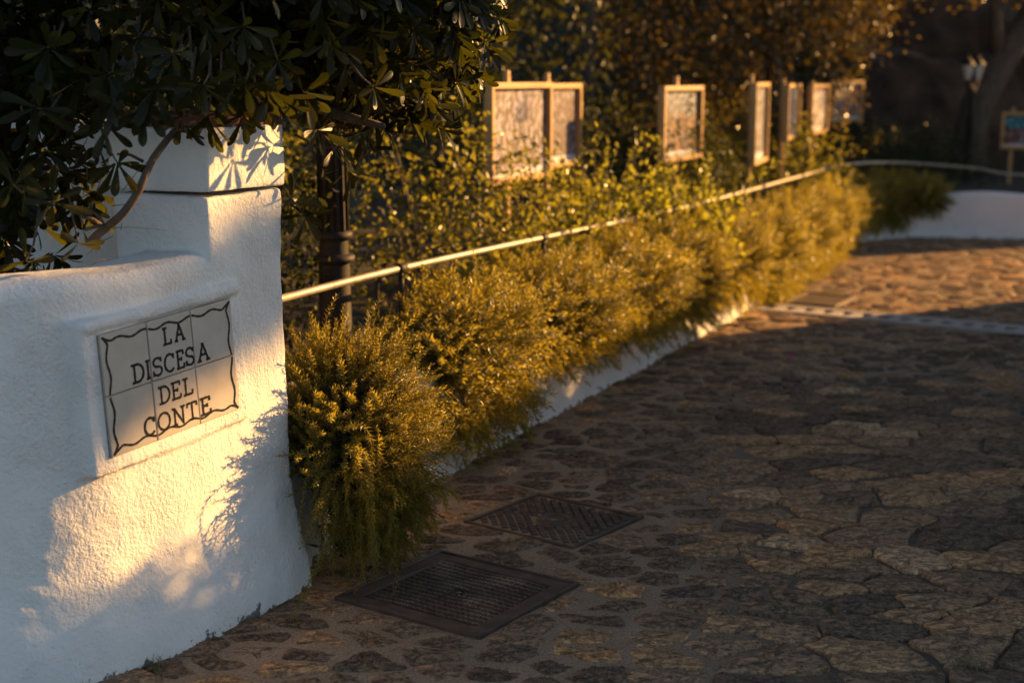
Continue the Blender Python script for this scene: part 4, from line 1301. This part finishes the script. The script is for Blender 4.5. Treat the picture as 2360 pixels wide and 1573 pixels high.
tree('shadowy tree in the dark gap between the second and third pictures', (1.3, 17.5, 0), ([(1.3, 17.5, 0), (1.3, 17.5, 2), (1.4, 17.4, 4)], 0.13, 0.08), [((1.3, 17.0, 1.7), (1.9, 1.0, 1.7), 0.6), ((1.3, 17.3, 4.2), (2.2, 1.4, 1.6), 0.4)], 900, 12, 0.42, (0.06, 0.10), 'tree_leaf', 4)
tree('dark tree behind the fourth picture, under the flecked crown', (3.6, 18.5, 0), ([(3.6, 18.5, 0), (3.5, 18.5, 2), (3.3, 18.4, 4)], 0.13, 0.08), [((2.9, 18.6, 1.5), (1.6, 0.9, 1.5), 0.6), ((3.2, 18.6, 3.8), (1.9, 1.2, 1.4), 0.4)], 800, 12, 0.42, (0.06, 0.10), 'dark_leaf', 5)
tree('dark tree far behind the left wall and shrub', (-3.0, 8.5, 0), ([(-3.0, 8.5, 0), (-3.0, 8.5, 2), (-2.9, 8.5, 4)], 0.13, 0.08), [((-2.8, 8.4, 1.9), (1.5, 1.2, 1.8), 0.6), ((-2.6, 8.6, 4.0), (1.8, 1.4, 1.4), 0.4)], 900, 12, 0.36, (0.05, 0.09), 'dark_leaf', 6)
tree('large leaning tree with a thick bare trunk beside the far lamp', tuple(at(2180, 440, 17.6) * np.array([1, 1, 0])), ([at(2180, 500, 17.6) - [0, 0, .3], at(2200, 400, 17.6), at(2235, 280, 17.6), at(2300, 150, 17.7), at(2385, 30, 17.8), at(2470, -120, 18)], 0.20, 0.17), [((7.6, 18.5, 4.4), (2.4, 1.6, 1.3), 0.7), ((6.1, 17.6, 3.05), (0.9, 0.8, 0.45), 0.3)], 800, 12, 0.40, (0.05, 0.09), 'tree_leaf', 7,
     limbs=[([at(2300, 150, 17.7), at(2330, 60, 17.6), at(2290, -60, 17.5)], 0.10, 0.06)])

tree('old broad tree added out of view, its high crown blocking sky light over the bed', (-1.9, 13.6, 0), ([(-1.9, 13.6, 0), (-1.8, 13.6, 2.0), (-1.5, 13.5, 4.0), (-1.0, 13.2, 5.4)], 0.24, 0.12),  # added crown above the view; blocks sky light to darken the background
     [((-0.8, 11.5, 5.4), (3.4, 3.6, 0.9), 0.3), ((2.2, 15.5, 5.6), (3.2, 3.2, 0.9), 0.3), ((6.0, 19.5, 6.2), (4.0, 3.4, 1.0), 0.3), ((-2.2, 7.5, 5.0), (2.0, 2.4, 0.7), 0.1)], 2600, 10, 0.5, (0.13, 0.24), 'dark_leaf', 71,
     limbs=[([(-1.5, 13.5, 4.0), (0.5, 14.5, 5.0), (2.5, 15.5, 5.5)], 0.12, 0.05), ([(-1.5, 13.5, 4.0), (-1.2, 11.5, 4.9), (-1.0, 9.5, 5.2)], 0.12, 0.05)])
# hillside closing the view
hs = MB(); rows = []
for i in range(61):
    a = R(-75 + 150 * i / 60)
    row = []
    for rr_, z in ((20.5, -0.2), (22, 0.8), (24, 2.6), (27, 5.2), (31, 8.0), (38, 11.5), (50, 14)):
        rr2 = rr_ + 1.2 * mnoise.noise((a * 3, rr_ * .3, 0)); zz = z * (1 + 0.18 * mnoise.noise((a * 4, z, 5)))
        if a > 0.55: zz *= float(max(0.0, 1 - (a - 0.55) / 0.25)); 
        row.append((rr2 * math.sin(a), rr2 * math.cos(a) + 1.0, zz - 0.1))
    rows.append(row)
Vv = np.array(rows); ni, nj = Vv.shape[:2]
ii = np.arange(ni - 1)[:, None]; jj = np.arange(nj - 1)[None]
hs.add(Vv.reshape(-1, 3), np.stack([ii * nj + jj, (ii + 1) * nj + jj, (ii + 1) * nj + jj + 1, ii * nj + jj + 1], -1).reshape(-1, 4))
structure(hs.build('hillside', MAT['scrub'], None, True), 'dark scrub hillside closing the view behind the trees')

# boulders
def boulder(label, c, r, seed, rot=0.0):
    import bmesh
    bm = bmesh.new(); bmesh.ops.create_icosphere(bm, subdivisions=5, radius=1)
    for v in bm.verts:
        d = v.co.normalized()
        k = 1 + 0.22 * mnoise.noise(d * 1.3 + Vector((seed, 0, 0))) + 0.10 * mnoise.noise(d * 3.1 + Vector((0, seed, 0))) + 0.05 * abs(mnoise.noise(d * 7 + Vector((0, 0, seed))))
        v.co = Vector((d.x * k * r[0], d.y * k * r[1], d.z * k * r[2]))
    me = bpy.data.meshes.new('boulder'); bm.to_mesh(me); bm.free()
    me.polygons.foreach_set('use_smooth', np.full(len(me.polygons), True))
    o = link('boulder', me, MAT['rock'], None, c); o.rotation_euler = (0, 0, rot)
    return tag(o, label, 'boulder', 'boulders at the end of the path')
boulder('tall dark boulder left of the far lamp, its top a pale ridge', (5.0, 19.2, 0.7), (1.25, 1.1, 1.35), 1.7)
boulder('broad brown boulder directly behind the far lamp', (6.35, 19.6, 0.6), (1.25, 1.1, 1.25), 5.2, 0.4)
boulder('dark boulder behind the picture with the turquoise sky', (8.0, 19.6, 1.0), (1.3, 1.2, 1.9), 9.4, 0.9)
boulder('deep brown boulder set back above the other two', (5.9, 21.6, 1.2), (2.6, 1.4, 2.4), 3.1, 0.2)

# ------------------------------------------------------------------ pictures on stakes
def picture_mat(name, kind, seed, W, H):
    m, nt, P, out = new_mat(name)
    tc = N(nt, 'ShaderNodeTexCoord'); mp = N(nt, 'ShaderNodeMapping')
    nt.links.new(tc.outputs['Object'], mp.inputs[0])
    sep = N(nt, 'ShaderNodeSeparateXYZ'); nt.links.new(mp.outputs[0], sep.inputs[0])
    mp2 = N(nt, 'ShaderNodeMapping'); mp2.inputs['Location'].default_value = (seed, seed * 2, 0); nt.links.new(tc.outputs['Object'], mp2.inputs[0])
    v = math_n(nt, 'ADD', math_n(nt, 'DIVIDE', sep.outputs[2], H), 0.5)     # 0 bottom .. 1 top
    mp3 = N(nt, 'ShaderNodeMapping'); mp3.inputs['Scale'].default_value = (1, 1, 0.6); nt.links.new(mp2.outputs[0], mp3.inputs[0])
    n1 = noise_n(nt, mp3.outputs[0], 12, 4, 0.65, 0.9)
    n2 = noise_n(nt, mp2.outputs[0], 7, 3, 0.5, 0.3)
    if kind == 'smear':
        col = ramp(nt, n1, [(0.36, (0.03, 0.02, 0.03)), (0.42, (0.30, 0.09, 0.02)), (0.46, (0.50, 0.56, 0.75)), (0.50, (0.40, 0.42, 0.52)), (0.52, (0.34, 0.11, 0.03)), (0.56, (0.52, 0.56, 0.72)), (0.60, (0.16, 0.06, 0.04)), (0.66, (0.03, 0.03, 0.07))])
    elif kind == 'sails':
        col = ramp(nt, n1, [(0.38, (0.02, 0.012, 0.02)), (0.46, (0.20, 0.045, 0.02)), (0.50, (0.45, 0.50, 0.66)), (0.54, (0.13, 0.03, 0.02)), (0.62, (0.26, 0.24, 0.30))])
    elif kind == 'street':
        c1 = ramp(nt, n1, [(0.38, (0.015, 0.01, 0.015)), (0.45, (0.16, 0.045, 0.015)), (0.50, (0.40, 0.15, 0.03)), (0.55, (0.08, 0.025, 0.03)), (0.62, (0.2, 0.22, 0.34))])
        sky_ = ramp(nt, n2, [(0.35, (0.12, 0.17, 0.28)), (0.65, (0.30, 0.36, 0.46))])
        col = mix(nt, ramp(nt, math_n(nt, 'ADD', v, math_n(nt, 'MULTIPLY', n2, 0.5)), [(0.86, (0, 0, 0)), (0.94, (1, 1, 1))]), c1, sky_)
    elif kind == 'grey':
        col = ramp(nt, n1, [(0.38, (0.015, 0.015, 0.02)), (0.46, (0.22, 0.25, 0.32)), (0.53, (0.62, 0.68, 0.85)), (0.60, (0.03, 0.03, 0.04))])
    elif kind == 'pale':
        col = ramp(nt, n2, [(0.36, (0.60, 0.60, 0.66)), (0.52, (0.72, 0.72, 0.78)), (0.62, (0.22, 0.14, 0.12))])
    else:   # coast
        land = ramp(nt, n1, [(0.38, (0.10, 0.025, 0.02)), (0.47, (0.34, 0.08, 0.06)), (0.53, (0.45, 0.24, 0.22)), (0.60, (0.5, 0.48, 0.5))])
        sea = ramp(nt, n2, [(0.3, (0.03, 0.36, 0.48)), (0.7, (0.12, 0.52, 0.62))])
        col = mix(nt, ramp(nt, math_n(nt, 'ADD', v, math_n(nt, 'MULTIPLY', n2, 0.3)), [(0.70, (0, 0, 0)), (0.74, (1, 1, 1))]), land, sea)
    dab = noise_n(nt, mp2.outputs[0], 22, 2, 0.5, 0.6)
    col = mix(nt, 1.0, col, ramp(nt, dab, [(0.42, (0.10, 0.05, 0.035)), (0.49, (0.42, 0.36, 0.35)), (0.58, (0.72, 0.72, 0.78))]), 'MULTIPLY')
    # pale strip of unpainted paper along the foot
    col = mix(nt, math_n(nt, 'LESS_THAN', v, 0.13), col, (0.50, 0.52, 0.60))
    nt.links.new(col, P.inputs['Base Color'])
    P.inputs['Roughness'].default_value = 0.5
    nt.links.new(bump(nt, n1, 0.2, 0.002), P.inputs['Normal'])
    return m

def framed_picture(label, tl, tr, dl, dr_, top_y, bot_y, kind, seed, stake_u=0.42, stake_top=0.045):
    """tl,tr: image x of the two sides, at horizontal depths dl,dr_"""
    a = at(tl, top_y, dl); b = at(tr, top_y, dr_)
    bot = at(tl, bot_y, dl)
    H = a[2] - bot[2]; W = float(np.hypot(*(b - a)[:2]))
    hdg = math.atan2(b[1] - a[1], b[0] - a[0])
    c = (a[:2] + b[:2]) / 2
    zc_ = (a[2] + bot[2]) / 2
    base = (c[0], c[1], 0.36)
    r = empty('framed_picture', label, 'picture', base, hdg, 'pictures on wooden stakes')
    zl = zc_ - 0.36
    fwid, fd = 0.034, 0.048
    top = MB(); top.box((0, 0, 0), (W, fd, fwid)); tm = top.mesh('frame_rail'); tm.materials.append(MAT['wood'])
    side = MB(); side.box((0, 0, 0), (fwid, fd, H - 2 * fwid)); sm = side.mesh('frame_rail'); sm.materials.append(MAT['wood'])
    for z in (H / 2 - fwid / 2, -H / 2 + fwid / 2):
        bevel(link('frame_rail', tm, None, r, (0, 0, zl + z)), 0.004)
    for x in (W / 2 - fwid / 2, -W / 2 + fwid / 2):
        bevel(link('frame_rail', sm, None, r, (x, 0, zl)), 0.004)
    pc_ = MB(); pc_.box((0, 0, 0), (W - 2 * fwid + 0.004, 0.008, H - 2 * fwid + 0.004))
    pc_.build('canvas', picture_mat('painted_canvas_%d' % seed, kind, seed, W, H), r, loc=(0, 0.017, zl))
    bk = MB(); bk.box((0, 0, 0), (W - 0.01, 0.006, H - 0.01)); bk.build('backboard', MAT['wood'], r, loc=(0, fd / 2 + 0.004, zl))
    stk = MB(); z1 = zl + H / 2 + stake_top
    stk.box((0, 0, (z1 - 0.2) / 2), (0.042, 0.034, z1 + 0.2)); stk.tube([(0, -0.017, z1), (0, 0.017, z1)], 0.021, 12)
    bevel(stk.build('stake', MAT['wood'], r, loc=((stake_u - 0.5) * W, fd / 2 + 0.025, 0)), 0.003)
    return r
framed_picture('large nearest picture with pale orange vertical smears on a stake', 1126, 1266, 8.0, 8.86, 191, 429, 'smear', 1, 0.40, 0.05)
framed_picture('picture of red and white sail shapes half hidden behind the nearest one', 1252, 1335, 9.4, 10.1, 193, 392, 'sails', 2, 0.28, 0.05)
framed_picture('picture with a grey sky over orange shapes above the leafy shoots', 1526, 1616, 10.3, 11.1, 199, 377, 'street', 3, 0.5, 0.05)
framed_picture('tall narrow-looking picture seen almost edge on, fourth along the rail', 1739, 1769, 11.6, 12.4, 191, 383, 'grey', 4, 0.2, 0.05)
framed_picture('small sun-bleached picture edge on between the tall narrow one and the cream one', 1815, 1842, 13.0, 13.85, 194, 324, 'pale', 5, 0.1, 0.03)
framed_picture('cream picture glowing in sun just above the bend in the rail', 1870, 1908, 14.0, 14.8, 195, 312, 'pale', 6, 0.35, 0.01)
framed_picture('black and white picture partly covered by hanging leaves', 1915, 1989, 16.8, 17.2, 186, 282, 'grey', 7, 0.5, 0.01)
framed_picture('picture of a turquoise sea over red roofs standing apart by the far wall', 2310, 2425, 16.2, 16.0, 258, 343, 'coast', 8, 0.22, 0.03)

# ------------------------------------------------------------------ lamp posts
def lamp_post(label, base, r0, height, lanterns, group='iron lamp posts'):
    r = empty('lamp_post', label, 'lamp post', tuple(base), 0.3, group)
    mb = MB(); n = 14
    prof = [(r0 * 1.5, 0), (r0 * 1.5, 0.1), (r0 * 1.15, 0.14), (r0 * 1.1, 0.46), (r0 * 1.05, 0.5), (r0 * 1.0, 0.56)]
    prof += [(r0 * (1 - 0.45 * t), 0.56 + (height - 0.56) * t) for t in np.linspace(0.04, 1, 8)]
    mb.lathe(prof, sides=20); mb.build('post', MAT['iron'], r, True)
    for z, k in ((0.50, 1.35), (0.60, 1.22), (height * 0.38, 1.12), (height * 0.42, 1.25), (height * 0.9, 1.5)):
        mb = MB(); rr_ = r0 * (1 - 0.45 * max(0, (z - 0.56) / (height - 0.56)))
        mb.lathe([(rr_, z - 0.022), (rr_ * k + 0.006, z - 0.012), (rr_ * k + 0.006, z + 0.012), (rr_, z + 0.022)], sides=20)
        mb.build('collar', MAT['iron'], r, True)
    # raised flutes up the shaft
    mb = MB()
    for k in range(12):
        a = k * math.pi / 6
        mb.tube([(math.cos(a) * r0 * 0.99, math.sin(a) * r0 * 0.99, 0.58), (math.cos(a) * r0 * 0.60, math.sin(a) * r0 * 0.60, height * 0.98)], [r0 * 0.14, r0 * 0.09], 5)
    mb.build('flutes', MAT['iron'], r, True)
    for (dx, dy, sc_) in lanterns:
        z0 = height - 0.02
        mb = MB()
        if dx or dy: mb.tube([(0, 0, z0 - 0.10), (dx * 0.5, dy * 0.5, z0 - 0.15), (dx, dy, z0 - 0.07), (dx, dy, z0)], 0.012, 8)
        else: mb.tube([(0, 0, z0 - 0.05), (0, 0, z0)], 0.02, 8)
        a = mb.build('bracket', MAT['iron'], r, True)
        mb = MB(); mb.lathe([(0.045 * sc_, z0), (0.055 * sc_, z0 + 0.01), (0.105 * sc_, z0 + 0.25 * sc_), (0.10 * sc_, z0 + 0.255 * sc_)], (dx, dy, 0), 8)
        mb.build('lantern_glass', MAT['white_glass'], r)
        mb = MB(); mb.lathe([(0.125 * sc_, z0 + 0.25 * sc_), (0.12 * sc_, z0 + 0.27 * sc_), (0.06 * sc_, z0 + 0.34 * sc_), (0.025 * sc_, z0 + 0.36 * sc_), (0.012 * sc_, z0 + 0.42 * sc_), (0.001, z0 + 0.43 * sc_)], (dx, dy, 0), 8)
        mb.build('lantern_roof', MAT['iron'], r)
        mb = MB()
        for k in range(8):
            an = k * math.pi / 4
            mb.tube([(dx + math.cos(an) * 0.056 * sc_, dy + math.sin(an) * 0.056 * sc_, z0 + 0.008), (dx + math.cos(an) * 0.107 * sc_, dy + math.sin(an) * 0.107 * sc_, z0 + 0.25 * sc_)], 0.004, 4)
        mb.build('lantern_ribs', MAT['iron'], r)
lp = at(770, 600, 6.05); lamp_post('dark fluted lamp post rising out of the bed beside the white pillar', (lp[0], lp[1], 0.34), 0.062, 3.0, [(0, 0, 1.3)])
lp = at(2226, 440, 16.4); zt = at(2226, 180, 16.4)[2]
lamp_post('slim distant lamp post with two small lanterns in front of the boulders', (lp[0], lp[1], 0.30), 0.036, zt - 0.30, [(-0.085, -0.026, 0.66), (0.085, 0.026, 0.66)])

# ------------------------------------------------------------------ small things
def tuft(label, px, py, n, h, seed):
    p = on_ground(px, py); rng = np.random.default_rng(seed); mb = MB()
    for k in range(n):
        a = rng.uniform(0, 6.28); ln = h * rng.uniform(0.5, 1.2); sp = rng.uniform(0.2, 1.0)
        t = np.linspace(0, 1, 5); b = rng.normal(size=2) * 0.02
        c = np.stack([b[0] + math.cos(a) * sp * ln * t ** 1.4, b[1] + math.sin(a) * sp * ln * t ** 1.4, ln * (t - 0.35 * sp * t ** 2)], -1)
        side = np.array([-math.sin(a), math.cos(a), 0]) * 0.0016
        wv = (1 - t ** 2)[:, None]
        V = np.vstack([c + side * wv, c - side * wv]); i = np.arange(4)
        mb.add(V, np.stack([i, i + 5, i + 6, i + 1], -1))
    o = mb.build('grass_tuft', MAT['dry_grass'], None, loc=tuple(p + [0, 0, -0.003]))
    return tag(o, label, 'weed', 'weeds in the joints of the path')
tuft('tuft of grass growing at the foot of the white wall', 368, 1548, 46, 0.055, 1)
tuft('small dry weed in a joint at the bottom right corner of the path', 2235, 1540, 50, 0.04, 2)
tuft('tiny dry weed between paving stones right of the iron covers', 2172, 1132, 34, 0.035, 3)
p = on_ground(1822, 829)
mb = MB(); mb.add([[-.022, 0, .004], [0, -.014, .012], [.024, 0, .016], [0, .016, .010], [0, 0, 0.004]], [[0, 1, 4], [1, 2, 4], [2, 3, 4], [3, 0, 4]])
mb.add([[-.02, .01, .008], [.0, .0, .006], [.018, .016, .02], [-.004, .026, .016]], [[0, 1, 2, 3]])
o = mb.build('fallen_petal', MAT['petal'], None, loc=(p[0], p[1], 0.008)); tag(o, 'fallen magenta petal lying on the shaded paving', 'petal')

# white house wall glimpsed behind the shrub at left
hb = MB(); hb.box((0, 0, 0), (3.2, 0.25, 1.45)); o = hb.build('garden_wall', MAT['plaster'], None, loc=(-2.85, 5.75, 0.72)); o.rotation_euler = (0, 0, R(-16))
tag(o, 'dim white wall glimpsed through the leaves behind the pillar at left', 'wall')

# ------------------------------------------------------------------ unseen blockers added beyond the right edge to shade the path
def sun_uv(u, t):
    """plan position from across-sun u and up-sun distance t"""
    return np.array([math.sin(SUN_AZ) * t + math.cos(SUN_AZ) * u, math.cos(SUN_AZ) * t - math.sin(SUN_AZ) * u])
CW = np.array([6.39, 11.78]); dW = np.array([math.sin(R(26)), math.cos(R(26))]); nW = np.array([dW[1], -dW[0]])
gw = MB(); rows = []
for L in np.linspace(0, 9.2, 60):
    p = CW - dW * L; h = -0.10 + float(np.interp(L, [0, 0.4, 1.2, 2.0, 4.2, 5.4, 6.2, 9.6], [2.06, 2.12, 2.06, 2.02, 1.94, 1.93, 1.98, 2.04])) + 0.02 * mnoise.noise((L * .8, 0, 3))
    rows.append([(*(p), -0.05), (*(p), h - .04), (*(p + nW * .05), h), (*(p + nW * .25), h), (*(p + nW * .3), h - .04), (*(p + nW * .3), -0.05)])
Vv = np.array(rows); ni, nj = Vv.shape[:2]
ii = np.arange(ni - 1)[:, None]; jj = np.arange(nj - 1)[None]
gw.add(Vv.reshape(-1, 3), np.stack([ii * nj + jj, ii * nj + jj + 1, (ii + 1) * nj + jj + 1, (ii + 1) * nj + jj], -1).reshape(-1, 4), [list(range(nj - 1, -1, -1))], [[(ni - 1) * nj + j for j in range(nj)]])
o = gw.build('garden_wall', MAT['plaster']); tag(o, 'white garden wall added unseen beyond the right edge to shade the path', 'wall')  # added wall; its top is shaped to set the shadow line
hr = np.random.default_rng(88)
hp = []
for L in np.arange(0.3, 9.1, 0.10):
    p_ = CW - dW * L + nW * 0.15
    h_ = float(np.interp(L, [0, 0.4, 1.2, 2.0, 4.2, 5.4, 6.2, 9.6], [2.06, 2.12, 2.06, 2.02, 1.94, 1.93, 1.98, 2.04])) - 0.01
    hp.append(((p_[0], p_[1], h_ + 0.05 * mnoise.noise((L * 1.7, 2, 2))), (0.10, 0.10, 0.10 + 0.06 * mnoise.noise((L * 2.3, 5, 1))), 0.011))
pa = clumped(hr, hp, 1500, 9, 0.07, (0.025, 0.05))
leafy('added_creeping_plant', 'low creeping plant added along the unseen garden wall to soften its shadow edge', 'plant', (CW[0], CW[1], 1.9), [pa], 'dark_leaf')  # added leaves that break up the shadow edge of the wall
c = sun_uv(-10.9, 20); boulder('low boulder added unseen beyond the right edge to shade the bend', (c[0], c[1], 0.6), (2.0, 1.9, 3.45), 2.2, -R(50))  # added rock, sized to keep the bend out of the sun
c = sun_uv(-15.2, 21.5); boulder('high boulder added unseen beyond the right edge to shade the far rocks', (c[0], c[1], 1.5), (2.0, 2.0, 5.0), 6.6, -R(50))  # added rock that keeps the sun off the far boulders
def added_shade_tree(label, u, t, ells, seed, limbs=()):
    b = sun_uv(u, t)
    E_ = [((*sun_uv(a, t + k), z + 0.85), (ra, ra, rz), f) for a, k, z, ra, rz, f in ells]
    top = max(e[0][2] for e in E_)
    tree(label, (b[0], b[1], 0), ([(b[0], b[1], 0), (b[0] + .1, b[1], 2.5), (b[0], b[1] + .1, 5), (b[0], b[1], top)], 0.2, 0.1), E_, 700, 10, 0.55, (0.14, 0.24), 'dark_leaf', seed, 'added shade trees across the path', limbs)
added_shade_tree('unseen spreading tree added across the path to shade the crowns above the pictures', -10.4, 20, [(-8.5, 0, 7.6, 2.6, 1.5, 0.4), (-11.6, 1.0, 7.7, 2.4, 1.6, 0.35), (-6.4, 0.5, 8.1, 1.6, 1.3, 0.25)], 51)  # added crowns cut off the sun above the pictures
# added tree; low bough shaped to throw the shade band across pillar and tiles
b0 = sun_uv(-2.4, 20)
tree('unseen tree added across the path, its low bough shaped to shade the pillar', (b0[0], b0[1], 0), ([(b0[0], b0[1], 0), (b0[0], b0[1], 3), (b0[0], b0[1], 7)], 0.18, 0.1), [((*sun_uv(-3.42, 20), 6.69), (0.34, 0.34, 0.22), 0.14), ((*sun_uv(-4.05, 20.2), 6.73), (0.32, 0.32, 0.05), 0.05), ((*sun_uv(-3.0, 20), 8.3), (0.98, 0.95, 1.35), 0.50), ((*sun_uv(-3.96, 20), 7.85), (0.2, 0.2, 0.66), 0.10), ((*sun_uv(-2.8, 20), 10.0), (1.8, 1.8, 1.3), 0.31)], 1600, 8, 0.11, (0.09, 0.17), 'dark_leaf', 61, 'added shade trees across the path')
